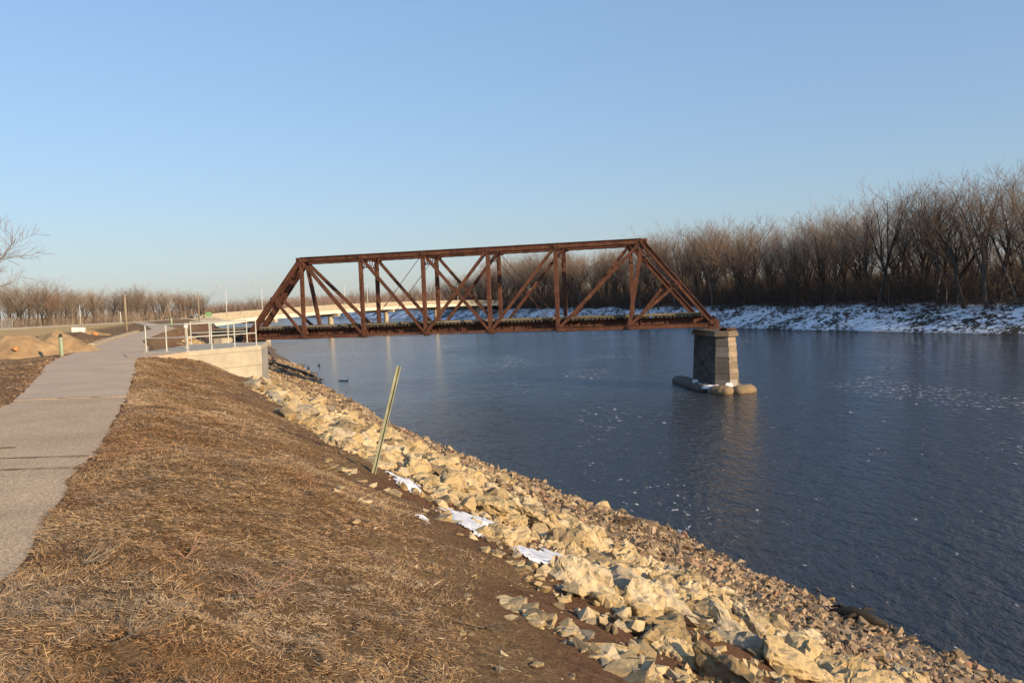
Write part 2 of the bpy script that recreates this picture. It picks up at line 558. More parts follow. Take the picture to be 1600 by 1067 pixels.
# the path: left and right edge measured along the bank
PR = np.array([(-1.5, -40.), (-1.6, -8.0), (-2.6, 2.0), (-3.02, 4.0), (-3.23, 5.4), (-3.57, 6.2), (-4.43, 8.16), (-4.69, 8.94), (-5.16, 10.25), (-6.72, 14.1), (-7.5, 16.0), (-8.2, 17.6), (-10.73, 23.46), (-12.71, 27.72), (-14.8, 33.6), (-17.6, 40), (-22.08, 49.3), (-29.0, 68.5), (-34.5, 85), (-46, 110), (-66, 150)])
PL = np.array([(-4.3, -40.), (-4.4, -8.0), (-5.0, 2.0), (-5.7, 4.0), (-6.0, 5.4), (-6.25, 6.2), (-7.0, 8.16), (-7.25, 8.94), (-7.7, 10.25), (-9.0, 14.1), (-9.75, 16.0), (-10.5, 17.6), (-13.45, 23.46), (-15.7, 27.72), (-18.25, 33.6), (-20.6, 40), (-24.3, 49.3), (-31.4, 68.5), (-37.0, 85), (-48.5, 110), (-68.5, 150)])
def path_edges(y):
    return np.interp(y, PL[:, 1], PL[:, 0]), np.interp(y, PR[:, 1], PR[:, 0])
def off_shore(x, y):
    return (shore_x(y) - x) * 0.905
def ground_h(x, y):
    x = np.asarray(x, float); y = np.asarray(y, float)
    s = off_shore(x, y)
    z = np.interp(s, PS, PZ)
    near = np.clip(1.5 - np.abs(y) / 60, 0, 1)
    z = z + (fbm(x * 0.35, y * 0.35, 2) - 0.5) * 0.28 * np.clip((s - 1) / 4, 0, 1)
    z = z + (fbm(x * 2.6, y * 2.6, 9) - 0.5) * 0.11 * np.clip(s / 3, 0, 1) * near
    z = z + (fbm(x * 6.5, y * 6.5, 14, 2) - 0.5) * 0.10 * np.clip((s - 13) / 2, 0, 1) * near
    z = z + (fbm(x * 0.03, y * 0.03, 12) - 0.5) * 0.7 * np.clip((s - 40) / 40, 0, 1)
    L, R = path_edges(y)
    d = np.maximum(L - x, x - R)                       # >0 outside the path
    k = np.clip(1 - d / 0.9, 0, 1)
    k = np.where((y < 145), k * k * (3 - 2 * k), 0)
    zp = 7.5 - np.clip(-d, 0, 0.15) / 0.15 * 0.035
    z = z * (1 - k) + zp * k
    z = z - np.clip((-88 - x) / 5, 0, 1) * np.clip((y - 95) / 10, 0, 1) * 1.0
    z = z - 0.75 * np.exp(-(((x + 10.0) / 1.5) ** 2 + ((y - 34.9) / 1.9) ** 2))
    # rough excavated ground to the left of the path
    e = np.exp(-(((x + 26) / 6.5) ** 2 + ((y - 44) / 7.5) ** 2)) * np.clip(d / 1.2, 0, 1)
    z = z + e * (fbm(x * 0.9, y * 0.9, 31) - 0.35) * 0.9
    return z

def grid_mesh(name, xs_fn, svals, yvals, hfn, attrs_fn=None, smooth=True):
    S, Y = np.meshgrid(svals, yvals)
    X = xs_fn(S, Y)
    Z = hfn(X, Y, S)
    v = np.stack([X, Y, Z], -1).reshape(-1, 3)
    n, m = len(yvals), len(svals)
    i = np.arange(n - 1)[:, None] * m + np.arange(m - 1)[None]
    f = np.stack([i, i + 1, i + m + 1, i + m], -1).reshape(-1, 4)
    at = {k: a.ravel() for k, a in attrs_fn(X, Y, S).items()} if attrs_fn else None
    me = np_mesh(name, v, [f], smooth, at)
    if len(me.polygons) and me.polygons[0].normal.z < 0: me.flip_normals()
    return me

def grow(a, b, st, k=1.12):
    out = [a]
    while out[-1] < b: out.append(out[-1] + st); st *= k
    return out
sv_ = np.array([-60, -30, -14] + list(np.arange(-8, 0, 0.8)) + list(np.arange(0, 19, 0.14)) + list(np.arange(19, 30, 0.3)) + grow(30, 2600, 0.5, 1.13))
yv_ = np.array([-120, -80, -50, -30, -20, -12, -7] + list(np.arange(-4, 2.4, 0.5)) + list(np.arange(2.4, 24, 0.12)) + list(np.arange(24, 56, 0.3)) + grow(56, 1600, 0.6, 1.06))
def g_attr(X, Y, S):
    n = fbm(X * 0.5, Y * 0.5, 41)
    n2 = fbm(X * 1.7, Y * 1.7, 43)
    edge = 15.0 + (n - 0.5) * 2.6 + (n2 - 0.5) * 1.6
    soil = np.clip((edge - S) / 0.9, 0, 1)
    soil = np.maximum(soil, np.clip((n2 - 0.70) * 6, 0, 0.6) * (S < 18.2))
    grav = np.clip((6.8 + (n - 0.5) * 2.0 - S) / 0.8, 0, 1)
    L, R = path_edges(Y)
    d = L - X
    dirt = np.clip(1 - np.abs(((X + 24) / 9) ** 2 + ((Y - 38) / 13) ** 2), 0, 1) * 1.6 * (d > 0.2) * (0.35 + n2 * 0.8)
    worn = np.clip(1 - np.abs(d - 0.5) / 0.7, 0, 1) * 0.55 * (Y > 8)
    soil = np.maximum(soil, worn)
    soil = np.maximum(soil, np.clip((0.3 - np.abs(np.maximum(d, X - R) - 0.06)) * 3, 0, 0.85) * (Y < 60))
    field = np.clip((S - 23.5) / 4, 0, 1) * np.clip((Y - 26) / 14, 0, 1) * (d > 0.4)
    return dict(soil=np.clip(soil, 0, 1), gravel=grav, dirt=np.clip(dirt, 0, 1), field=field * np.clip(1 - dirt, 0, 1))
ground = link('ground', grid_mesh('ground', lambda S, Y: shore_x(Y) - S / 0.905, sv_, yv_, lambda X, Y, S: ground_h(X, Y), g_attr), M['ground'])
tag(ground, kind='structure')

# far bank
FB = np.array([(230, -120), (150, 40), (105.5, 118), (89.6, 144.2), (83.6, 153.8), (76, 168.7), (69.9, 180), (57.1, 210), (39.6, 254.7), (17.2, 313), (-11.5, 384), (-32.7, 427), (-82, 535), (-165, 715), (-300, 1000), (-520, 1450), (-900, 2300.)])
seg = np.r_[0, np.cumsum(np.hypot(*np.diff(FB, axis=0).T))]
def far_pt(t, o):
    """t metres along the far waterline, o metres inland"""
    t = np.asarray(t, float)
    x = np.interp(t, seg, FB[:, 0]); y = np.interp(t, seg, FB[:, 1])
    dx = np.interp(t + 12, seg, FB[:, 0]) - np.interp(t - 12, seg, FB[:, 0])
    dy = np.interp(t + 12, seg, FB[:, 1]) - np.interp(t - 12, seg, FB[:, 1])
    l = np.hypot(dx, dy) + 1e-9
    return x + o * dy / l, y - o * dx / l
FS = np.array([-30, 0, 0.5, 2.5, 9, 12, 16, 60, 4000.])
FZ = np.array([-4, -0.1, 0.25, 1.2, 4.3, 5.2, 5.5, 6.2, 7.])
def far_h(t, o):
    return np.interp(o, FS, FZ) + (fbm(np.asarray(t) * 0.18, np.asarray(o) * 0.3, 61) - 0.5) * 1.5 * np.clip(np.asarray(o) / 4, 0, 1)
tv = np.array(list(np.arange(60, seg[4], 3)) + list(np.arange(seg[4], seg[11], 0.9)) + grow(seg[11], seg[-1], 2, 1.06))
ov = np.array([-30, -10, -2] + list(np.arange(0, 17, 0.6)) + grow(17.5, 1500, 2.5, 1.3))
T, O = np.meshgrid(tv, ov, indexing='ij')
XX, YY = far_pt(T, O)
ZZ = far_h(T, O)
n_, m_ = T.shape
ii = np.arange(n_ - 1)[:, None] * m_ + np.arange(m_ - 1)[None]
me = np_mesh('far_bank', np.stack([XX, YY, ZZ], -1).reshape(-1, 3), [np.stack([ii, ii + m_, ii + m_ + 1, ii + 1], -1).reshape(-1, 4)], True,
             {'slope': (np.clip((O - 0.35) / 0.3, 0, 1) * np.clip((15 - O) / 5, 0.12, 1)).ravel()})
if me.polygons[len(me.polygons) // 2].normal.z < 0: me.flip_normals()
far_bank = tag(link('far_bank', me, M['far_bank']), kind='structure')

# river
me = np_mesh('river', [(-2500, -400, 0), (700, -400, 0), (700, 3200, 0), (-2500, 3200, 0)], [np.array([[0, 1, 2, 3]])])
river = tag(link('river', me, M['water']), kind='structure')

# low wooded hills beyond the river bend
def hill_h(x, y):
    return 6 + 17 * np.exp(-(((x + 60) / 260) ** 2 + ((y - 1300) / 260) ** 2)) + 30 * np.exp(-(((x + 330) / 110) ** 2 + ((y - 1250) / 200) ** 2)) * 0.35
hx, hy = np.linspace(-700, 420, 60), np.linspace(900, 1900, 50)
HX, HY = np.meshgrid(hx, hy)
HZ = hill_h(HX, HY) - 3
i = np.arange(49)[:, None] * 60 + np.arange(59)[None]
me = np_mesh('hills', np.stack([HX, HY, HZ], -1).reshape(-1, 3), [np.stack([i, i + 1, i + 61, i + 60], -1).reshape(-1, 4)], True,
             {k: np.full(3000, v) for k, v in dict(soil=0, gravel=0, dirt=0, field=0).items()})
tag(link('hills', me, M['ground']), kind='structure')

# ------------------------------------------------------------------ path in its poured sections
path = empty('path', (0, 0, 0), kind='structure')
def path_strip(y0, y1, mat, z=7.506, ragged=0.07, name='path_section', step=0.12):
    ys = np.arange(y0, y1 + 1e-6, min(step, (y1 - y0) / 4))
    ys[-1] = y1
    L, R = path_edges(ys)
    L = L + (fbm(ys * 2.2, ys * 0, 71) - 0.5) * ragged * 2
    R = R + (fbm(ys * 1.6, ys * 0, 73) - 0.5) * ragged * 3
    k = 9
    u = np.linspace(0, 1, k)
    skew = np.where(ys < 60, 0.0, 0.0)
    X = L[:, None] * (1 - u) + R[:, None] * u
    Yv = ys[:, None] + 0 * u
    Z = z + (fbm(X * 0.7, Yv * 0.7, 77) - 0.5) * 0.02 - 0.012 * (np.abs(u - 0.5) * 2) ** 2
    v = np.stack([X, Yv, Z], -1).reshape(-1, 3)
    n = len(ys)
    i = np.arange(n - 1)[:, None] * k + np.arange(k - 1)[None]
    f = np.stack([i, i + 1, i + k + 1, i + k], -1).reshape(-1, 4)
    # edges turned down so that the section has a thickness
    low = v.copy(); low[:, 2] -= 0.05
    rim = list(range(k)) + [r * k + k - 1 for r in range(1, n)] + [(n - 1) * k + c for c in range(k - 2, -1, -1)] + [r * k for r in range(n - 2, 0, -1)]
    rim = np.array(rim); nx = np.roll(rim, -1)
    N = len(v)
    me = np_mesh(name, np.vstack([v, low]), [f, np.stack([nx, rim, rim + N, nx + N], -1)], False)
    return link(name, me, mat, path)
path_strip(-38, 8.635, M['path_near'])
path_strip(8.645, 9.34, M['path_near'])
path_strip(9.35, 16.0, M['path_near'])
path_strip(16.02, 33.0, M['path_far'], 7.518, 0.05)
path_strip(33.02, 60, M['path_far'], 7.512, 0.05, step=0.3)
path_strip(60.05, 148, M['path_far'], 7.512, 0.05, step=1.0)
b = MB(); b.prism([(-15.2, 33.75), (-15.75, 33.4), (-14.2, 30.4), (-13.3, 29.9), (-12.95, 31.2), (-12.85, 32.72), (-12.97, 32.76), (-15.05, 33.54)], 7.3, 7.534)
b.build('path_section', M['path_far'], path)
for y0, w in ((8.64, .013), (9.345, .015), (16.01, .010)):
    L, Rr = path_edges(np.array([y0])); L, Rr = float(L[0]), float(Rr[0])
    b = MB(); k = 24
    top_ = [(L + (Rr - L) * i / k, y0 + 0.05 * math.sin(i * .5 + y0) * 0 + random.uniform(.3, 1.9) * w) for i in range(k + 1)]
    bot_ = [(L + (Rr - L) * i / k, y0 - random.uniform(.3, 1.9) * w) for i in range(k + 1)]
    v = [(x, y, 7.5175 if y0 < 16 else 7.527) for x, y in top_ + bot_]
    b.add(v, [(i + 1, i, k + 1 + i, k + 2 + i) for i in range(k)])
    b.build('joint_fill', M['joint'], path)
# dark scars worn into the asphalt
for (x, y, l, w, r) in [(-6.3, 10.1, 0.26, 0.05, 0.15), (-5.4, 8.05, 0.12, 0.05, 0.1)]:
    b = MB()
    n = 9
    pts = []
    for k in range(n):
        a = 2 * math.pi * k / n
        q = random.uniform(0.7, 1.15)
        px, py = math.cos(a) * l / 2 * q, math.sin(a) * w / 2 * q
        pts.append((x + px * math.cos(r) - py * math.sin(r), y + px * math.sin(r) + py * math.cos(r)))
    b.prism(pts, 7.495, 7.521)
    b.build('crumbled_spot', M['dirt_dark'], path)

# kerb along the path's left side past the platform
b = MB()
ks = np.linspace(43, 73, 22)
KL, _ = path_edges(ks)
for k in range(len(ks) - 1):
    b.bar((KL[k] - 0.12, ks[k], 7.56), (KL[k + 1] - 0.12, ks[k + 1], 7.56), 0.28, 0.18)
tag(b.build('kerb', M['kerb']), kind='structure')

# pale levee road running left from the highway bridge
b = MB()
RD = [(-76, 206), (-80, 180), (-83, 150), (-86, 128), (-92, 100), (-104, 70), (-125, 30)]
for p, q in zip(RD[:-1], RD[1:]):
    zp = 7.52 + (0.1 if p[1] > 190 else 0)
    zq = 7.52
    b.add([(p[0] - 3, p[1], zp), (p[0] + 2.2, p[1], zp), (q[0] + 2.2, q[1], zq), (q[0] - 3, q[1], zq),
           (p[0] - 6, p[1], zp - 1.2), (p[0] + 6, p[1], zp - 1.2), (q[0] + 6, q[1], zq - 1.2), (q[0] - 6, q[1], zq - 1.2)],
          [(0, 1, 2, 3), (1, 5, 6, 2), (4, 0, 3, 7)])
o = b.build('levee_road', M['kerb'])
tag(o, kind='structure')

# ------------------------------------------------------------------ the rusty truss bridge
PB, HT, WB = 6.974, 8.2, 4.1                # panel, height, distance between the trusses
br = empty('truss_bridge', (-22.35, 88.99, 6.03), -0.2595,
           'long rusty brown through truss railway bridge spanning from the left bank to the stone pier', 'bridge')
br.rotation_euler = (0, -0.0032, -0.2595)
LN = [-6.83] + [PB * i for i in range(6)] + [5 * PB + 8.12]
UN = [None, 0.08] + [PB * i for i in range(1, 5)] + [5 * PB + 1.51]
LF = [-8.12] + [PB * i for i in range(6)] + [5 * PB + 6.83]
UF = [None, -1.51] + [PB * i for i in range(1, 5)] + [5 * PB - 0.08]

def rbar(name, p, q, w, h, up=(0, 1, 0), mat='rust', parent=br, bevel=0):
    return MB().bar(p, q, w, h, up).build(name, M[mat], parent, bevel=bevel)

def box_member(name, p, q, depth, wide):
    """riveted box: two webs, a cover plate that oversails them, lacing on the other side"""
    p, q = Vector(p), Vector(q)
    d = (q - p).normalized()
    upv = Vector((0, 1, 0)).cross(d)
    if upv.z < 0 or (abs(upv.z) < 1e-6 and upv.x < 0): upv = -upv
    b = MB()
    for s in (-1, 1):
        o = Vector((0, s * (wide / 2 - 0.02), 0))
        b.bar(p + o, q + o, 0.035, depth, upv)
        for k in (-1, 1):
            o2 = o + upv * (k * (depth / 2 - 0.05)) + Vector((0, s * 0.06, 0))
            b.bar(p + o2, q + o2, 0.10, 0.022, upv)
    o = upv * (depth / 2 + 0.018)
    b.bar(p + o, q + o, wide + 0.16, 0.028, upv)
    m = b.build(name, M['rust'], br)
    lac = MB()
    L = (q - p).length
    n = max(2, int(L / 0.55))
    for k in range(n):
        a = p + d * (L * k / n) - upv * (depth / 2 + 0.008)
        e = p + d * (L * (k + 1) / n) - upv * (depth / 2 + 0.008)
        s = 1 if k % 2 else -1
        lac.bar(a + Vector((0, s * wide * .42, 0)), e - Vector((0, s * wide * .42, 0)), 0.07, 0.016, upv)
    lac.build('lacing', M['rust_dark'], m)['kind'] = 'stuff'
    # splice and gusset plates, and rivet heads along the web
    riv = MB()
    k = 0.5
    while k < L - 0.3:
        for s in (-1, 1):
            for kk in (-1, 1):
                c = p + d * k + Vector((0, s * (wide / 2 + 0.012), 0)) + upv * (kk * (depth / 2 - 0.09))
                riv.bar(c - d * 0.02, c + d * 0.02, 0.04, 0.035, (0, 1, 0))
        k += 0.5
    riv.build('rivets', M['rust_dark'], m)['kind'] = 'stuff'
    return m

def laced_post(name, p, q, w=0.34, wide=0.36):
    """two channels facing the truss plane, laced across"""
    p, q = Vector(p), Vector(q)
    d = (q - p).normalized()
    side = d.cross(Vector((0, 1, 0))).normalized()
    b = MB()
    for s in (-1, 1):
        o = Vector((0, s * wide / 2, 0))
        b.bar(p + o, q + o, w, 0.03, (0, 1, 0))
        for k in (-1, 1):
            o2 = o + side * (k * (w / 2 - 0.012)) - Vector((0, s * 0.06, 0))
            b.bar(p + o2, q + o2, 0.024, 0.11, (0, 1, 0))
    m = b.build(name, M['rust'], br)
    lac = MB()
    L = (q - p).length
    n = max(3, int(L / 0.42))
    for k in range(n):
        for sd in (-1, 1):
            a = p + d * (L * k / n) + side * (sd * (w / 2 + 0.01))
            e = p + d * (L * (k + 1) / n) + side * (sd * (w / 2 + 0.01))
            s = (1 if k % 2 else -1)
            lac.bar(a + Vector((0, s * wide * .48, 0)), e - Vector((0, s * wide * .48, 0)), 0.016, 0.065, (0, 1, 0.01))
    lac.build('lacing', M['rust'], m)['kind'] = 'stuff'
    return m

def eyebar(name, p, q, w=0.25, gap=0.16, th=0.045):
    """a pair of flat bars with widened eyes at both pins"""
    p, q = Vector(p), Vector(q)
    d = (q - p).normalized()
    b = MB()
    for s in (-1, 1):
        o = Vector((0, s * gap, 0))
        b.bar(p + o, q + o, w, th, (0, 1, 0))
        for c in (p, q):
            e = []
            n = 10
            side = d.cross(Vector((0, 1, 0)))
            for k in range(n):
                a = 2 * math.pi * k / n
                e.append(c + o + (d * math.cos(a) + side * math.sin(a)) * (w * 0.85))
            v = [x + Vector((0, -th * .62, 0)) for x in e] + [x + Vector((0, th * .62, 0)) for x in e]
            f = [tuple(range(n)), tuple(reversed(range(n, 2 * n)))] + [(k, (k + 1) % n, n + (k + 1) % n, n + k) for k in range(n)]
            b.add(v, f)
    return b.build(name, M['rust'], br)

for side, (LX, UX, y) in enumerate(((LN, UN, 0.0), (LF, UF, WB))):
    P = lambda i: Vector((LX[i], y, 0.0))
    U = lambda i: Vector((UX[i], y, HT))
    out = -1 if side == 0 else 1
    # top chord and inclined end posts
    for i in range(1, 6):
        box_member('top_chord', U(i) + Vector((0.004, 0, 0)), U(i + 1) - Vector((0.004, 0, 0)), 0.52, 0.46)
    box_member('end_post', P(0), U(1) + Vector((0, 0, -0.02)), 0.50, 0.46)
    box_member('end_post', P(7), U(6) + Vector((0, 0, -0.02)), 0.50, 0.46)
    # verticals
    for i in range(1, 7):
        nm = 'hanger' if i in (1, 6) else 'vertical_post'
        laced_post(nm, P(i) + Vector((0, 0, -0.25)), U(i) - Vector((0, 0, 0.24)), 0.36 if nm == 'vertical_post' else 0.34, 0.34)
    # diagonals
    for a, c in ((1, 2), (2, 3), (3, 4)):
        eyebar('diagonal', U(a), P(c), 0.27 if a == 1 else 0.23, 0.225)
    for a, c in ((6, 5), (5, 4)):
        eyebar('diagonal', U(a), P(c), 0.27 if a == 6 else 0.23, 0.225)
    eyebar('diagonal', U(4), P(3), 0.21, 0.28)
    for a, c in ((3, 2), (4, 5)):
        b = MB()
        b.tube([U(a), P(c)], 0.032, 6)
        m = U(a).lerp(P(c), 0.62)
        dd = (P(c) - U(a)).normalized()
        b.tube([m - dd * 0.22, m + dd * 0.22], 0.06, 6)
        b.build('counter_rod', M['rust_dark'], br)
    # sub-struts of the end panels, laced
    for e, u, c in ((0, 1, 1), (7, 6, 6)):
        mid = P(e).lerp(U(u), 0.50)
        laced_post('sub_strut', mid, P(c) + Vector((0, 0, 0.1)), 0.27, 0.22)
        g = MB()
        g.bar(mid + Vector((-.35, out * 0.27, 0)), mid + Vector((.35, out * 0.27, 0)), 0.55, 0.02, (0, 1, 0))
        g.build('gusset_plate', M['rust'], br)
    # bottom chord: built-up in the end panels, eyebars between
    for a, c in ((0, 1), (1, 2), (5, 6), (6, 7)):
        p, q = P(a), P(c)
        b = MB()
        for s in (-1, 1):
            b.bar(p + Vector((0.01, s * 0.2, 0)), q + Vector((-0.01, s * 0.2, 0)), 0.03, 0.44, (0, 0, 1))
            for k in (-1, 1):
                b.bar(p + Vector((0.01, s * 0.255, k * 0.205)), q + Vector((-0.01, s * 0.255, k * 0.205)), 0.10, 0.022, (0, 0, 1))
        m = b.build('bottom_chord', M['rust'], br)
        lac = MB()
        n = 14
        for k in range(n):
            s = 1 if k % 2 else -1
            for zz in (-0.225, 0.225):
                lac.bar(p.lerp(q, k / n) + Vector((0, s * .19, zz)), p.lerp(q, (k + 1) / n) + Vector((0, -s * .19, zz)), 0.07, 0.014)
        lac.build('lacing', M['rust_dark'], m)['kind'] = 'stuff'
    for a, c in ((2, 3), (3, 4), (4, 5)):
        eyebar('bottom_chord', P(a), P(c), 0.25, 0.13 if a != 3 else 0.19, 0.05)
    # pins with their nuts
    for i in range(8):
        b = MB()
        b.tube([P(i) + Vector((0, -0.36, 0)), P(i) + Vector((0, 0.36, 0))], 0.10, 10)
        for s in (-1, 1):
            b.tube([P(i) + Vector((0, s * 0.33, 0)), P(i) + Vector((0, s * 0.40, 0))], 0.19, 6)
        b.build('pin', M['rust_dark'], br)
    for i in range(1, 7):
        b = MB()
        b.tube([U(i) + Vector((0, -0.34, 0)), U(i) + Vector((0, 0.34, 0))], 0.10, 10)
        for s in (-1, 1):
            b.tube([U(i) + Vector((0, s * 0.29, 0)), U(i) + Vector((0, s * 0.36, 0))], 0.17, 6)
        b.build('pin', M['rust'], br)
        b = MB()
        for s in (-1, 1):
            b.bar(U(i) + Vector((-0.5, s * 0.252, -0.05)), U(i) + Vector((0.5, s * 0.252, -0.05)), 0.62, 0.014, (0, 1, 0))
        b.build('gusset_plate', M['rust'], br)
    # bearing shoes
    for i in (0, 7):
        b = MB()
        b.prism([(LX[i] - .55, y - .42), (LX[i] + .55, y - .42), (LX[i] + .55, y + .42), (LX[i] - .55, y + .42)], -0.34, 0.05, 0.35)
        b.box((LX[i], y, -0.38), (1.3, 1.0, 0.07))
        b.box((LX[i], y - .28, 0.12), (0.8, 0.03, 0.75))
        b.box((LX[i], y + .28, 0.12), (0.8, 0.03, 0.75))
        b.build('bearing_shoe', M['rust'], br)

# floor: beams, stringers, sleepers, guard timbers
for i in range(0, 8):
    a, c = Vector((LN[i], 0.22, 0.30)), Vector((LF[i], WB - 0.22, 0.30))
    b = MB()
    b.bar(a, c, 0.02, 1.0)
    for z in (-0.5, 0.5): b.bar(a + Vector((0, 0, z)), c + Vector((0, 0, z)), 0.30, 0.03)
    b.build('floor_beam', M['rust_dark'], br)
    if 0 < i < 7:
        b = MB()
        for s in (-1, 1):
            b.bar(Vector((LN[i] + s * 0.20, 0.10, -0.3)), Vector((LN[i] + s * 0.20, 0.10, 0.95)), 0.10, 0.10)
        b.build('floor_beam_angle', M['rust'], br)
for y in (1.15, 2.95):
    for i in range(7):
        b = MB()
        x0, x1 = LN[i] + (LF[i] - LN[i]) * (y / WB) + 0.18, LN[i + 1] + (LF[i + 1] - LN[i + 1]) * (y / WB) - 0.18
        b.bar((x0, y, 0.30), (x1, y, 0.30), 0.022, 0.88)
        for z in (-0.44, 0.44): b.bar((x0, y, 0.30 + z), (x1, y, 0.30 + z), 0.28, 0.028)
        k = x0 + 0.9
        while k < x1 - 0.5:
            for s in (-1, 1): b.bar((k, y + s * 0.06, -0.12), (k, y + s * 0.06, 0.72), 0.09, 0.09)
            k += 1.25
        b.build('stringer', M['rust'], br)
tie_me = MB().box((0, 0, 0), (0.22, 3.05, 0.22)).build('tie', M['tie'], br, bevel=0.012)
x = -11.6
first = True
while x < 41.9:
    if random.random() > 0.035 or first:
        o = tie_me if first else dup(tie_me, br)
        o.location = (x, WB / 2 + random.uniform(-.07, .07), 0.885 + random.uniform(-.012, .012))
        o.rotation_euler = (0, 0, random.uniform(-.03, .03))
        first = False
    x += 0.40 + random.uniform(-.03, .03)
for y in (WB / 2 - 1.36, WB / 2 + 1.36):
    x = -11.2
    while x < 41.2:
        L = random.uniform(4.2, 6.5)
        x1 = min(x + L, 41.8)
        if x1 - x > 1.0:
            b = MB().bar((x, y + random.uniform(-.04, .04), 1.085), (x1 - 0.06, y + random.uniform(-.04, .04), 1.085), 0.20, 0.165)
            b.build('guard_timber', M['guard' if random.random() < 0.6 or x > 20 else 'wood_grey'], br, bevel=0.01)
        x = x1
# stringers that carry the short approach
for y in (1.15, 2.95):
    MB().bar((-12.2, y, 0.42), (-7.6, y, 0.42), 0.30, 0.66).build('approach_stringer', M['tie'], br)
# bottom laterals
for i in range(7):
    for a, c in (((LN[i], 0.1), (LF[i + 1], WB - .1)), ((LF[i], WB - .1), (LN[i + 1], 0.1))):
        z = -0.27 if a[1] < 1 else -0.30
        MB().bar((a[0], a[1], z), (c[0], c[1], z), 0.16, 0.02).build('lateral_brace', M['rust'], br)
# top laterals and struts
for i in range(1, 6):
    for k, (a, c) in enumerate((((UN[i], 0.15), (UF[i + 1], WB - .15)), ((UF[i], WB - .15), (UN[i + 1], 0.15)))):
        MB().bar((a[0], a[1], HT + 0.05 + 0.06 * k), (c[0], c[1], HT + 0.05 + 0.06 * k), 0.11, 0.05).build('lateral_brace', M['rust_dark'], br)

def frame_between(name, a0, a1, c0, c1, n=6, knee=0.9):
    """lattice strut hung between the two trusses: a0/a1 top and lower point near, c0/c1 far"""
    a0, a1, c0, c1 = map(Vector, (a0, a1, c0, c1))
    b = MB()
    b.bar(a0, c0, 0.12, 0.10); b.bar(a1, c1, 0.10, 0.09)
    for k in range(n):
        t0, t1 = k / n, (k + 1) / n
        b.bar(a0.lerp(c0, t0), a1.lerp(c1, t1), 0.03, 0.075)
        b.bar(a1.lerp(c1, t0), a0.lerp(c0, t1), 0.03, 0.075)
    # curved knee braces below
    dn = (a1 - a0).normalized()
    for p, q in ((a1, c1), (c1, a1)):
        h = (q - p).normalized()
        pts = []
        for k in range(7):
            t = math.pi / 2 * k / 6
            pts.append(p + h * (knee * (1 - math.cos(t))) + dn * (knee * (1 - math.sin(t))))
        for k in range(6): b.bar(pts[k], pts[k + 1], 0.09, 0.075, h.cross(dn))
    return b.build(name, M['rust_dark'], br)
for i in range(2, 6):
    frame_between('sway_frame', (UN[i], 0.2, HT - 0.05), (UN[i], 0.2, HT - 1.05), (UF[i], WB - .2, HT - 0.05), (UF[i], WB - .2, HT - 1.05))
for i, e in ((1, 0), (6, 7)):
    a, c = Vector((UN[i], 0.2, HT)), Vector((UF[i], WB - .2, HT))
    da = (Vector((LN[e], 0.2, 0)) - a).normalized(); dc = (Vector((LF[e], WB - .2, 0)) - c).normalized()
    frame_between('portal_frame', a + da * 0.15, a + da * 1.75, c + dc * 0.15, c + dc * 1.75, 5, 1.0)

# ------------------------------------------------------------------ the pier in the river
pr = empty('stone_pier', (19.8, 75.6, 0), math.atan2(0.1, 0.995),
           'battered stone river pier with a pointed nose carrying the right end of the truss bridge', 'pier')
# local: -y towards the camera is the pier's nose, +y along the pier
def pier_plan(z, grow=0.0):
    t = (5.1 - z) / 5.1
    w = 0.93 + 0.24 * t + grow
    l = 0.62 + 0.12 * t
    f = -0.28 * t - grow
    bk = 6.75 + 0.25 * t + grow
    return [(0.0, f), (w, f + l), (w, bk), (0.0, bk + l), (-w, bk), (-w, f + l)]
core = MB()
p0, p1 = pier_plan(-1.5, -0.05), pier_plan(5.1, -0.05)
n = 6
core.add([(x, y, -1.5) for x, y in p0] + [(x, y, 5.12) for x, y in p1],
         [tuple(reversed(range(n))), tuple(range(n, 2 * n))] + [(k, (k + 1) % n, n + (k + 1) % n, n + k) for k in range(n)])
core.build('core', M['concrete_grey'], pr)
zc = 0.3
courses = []
while zc < 5.05:
    h = random.uniform(0.42, 0.56)
    z1 = min(zc + h, 5.1)
    if 5.1 - z1 < 0.25: z1 = 5.1
    courses.append((zc, z1))
    zc = z1
for ci, (z0, z1) in enumerate(courses):
    A, B = pier_plan(z0), pier_plan(z1)
    for k in range(6):
        a0, a1 = Vector((*A[k], z0)), Vector((*A[(k + 1) % 6], z0))
        b0, b1 = Vector((*B[k], z1)), Vector((*B[(k + 1) % 6], z1))
        L = (a1 - a0).length
        cuts = max(1, round(L / 1.05))
        ts = [0] + sorted((j + random.uniform(-.22, .22)) / cuts for j in range(1, cuts)) + [1]
        out = Vector(((a1 - a0).y, -(a1 - a0).x, 0)).normalized()
        for j in range(cuts):
            g = 0.012 / L
            s0, s1 = ts[j] + g * (j > 0), ts[j + 1] - g * (j < cuts - 1)
            pr_ = random.uniform(-0.012, 0.028)
            rough_ = 0.055 if k in (0, 1) else 0.014
            q = [a0.lerp(a1, s0) + Vector((0, 0, .012)), a0.lerp(a1, s1) + Vector((0, 0, .012)), b0.lerp(b1, s1) - Vector((0, 0, .012)), b0.lerp(b1, s0) - Vector((0, 0, .012))]
            if k == 0 and ci < 2 and j == cuts - 1: pr_ -= 0.22       # spalled corner low on the nose
            v = [p + out * (pr_ + random.uniform(-rough_, rough_)) for p in q] + [p - out * 0.16 for p in q]
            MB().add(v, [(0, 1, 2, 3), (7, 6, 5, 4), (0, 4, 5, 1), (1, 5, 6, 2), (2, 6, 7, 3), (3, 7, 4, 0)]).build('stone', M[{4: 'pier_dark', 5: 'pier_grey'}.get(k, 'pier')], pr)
cp = MB()
pl = pier_plan(5.1, 0.22)
cp.prism(pl, 5.11, 5.42); cp.prism([(x * 0.93, y if i not in (0,) else y + .05) for i, (x, y) in enumerate(pl)], 5.423, 5.60)
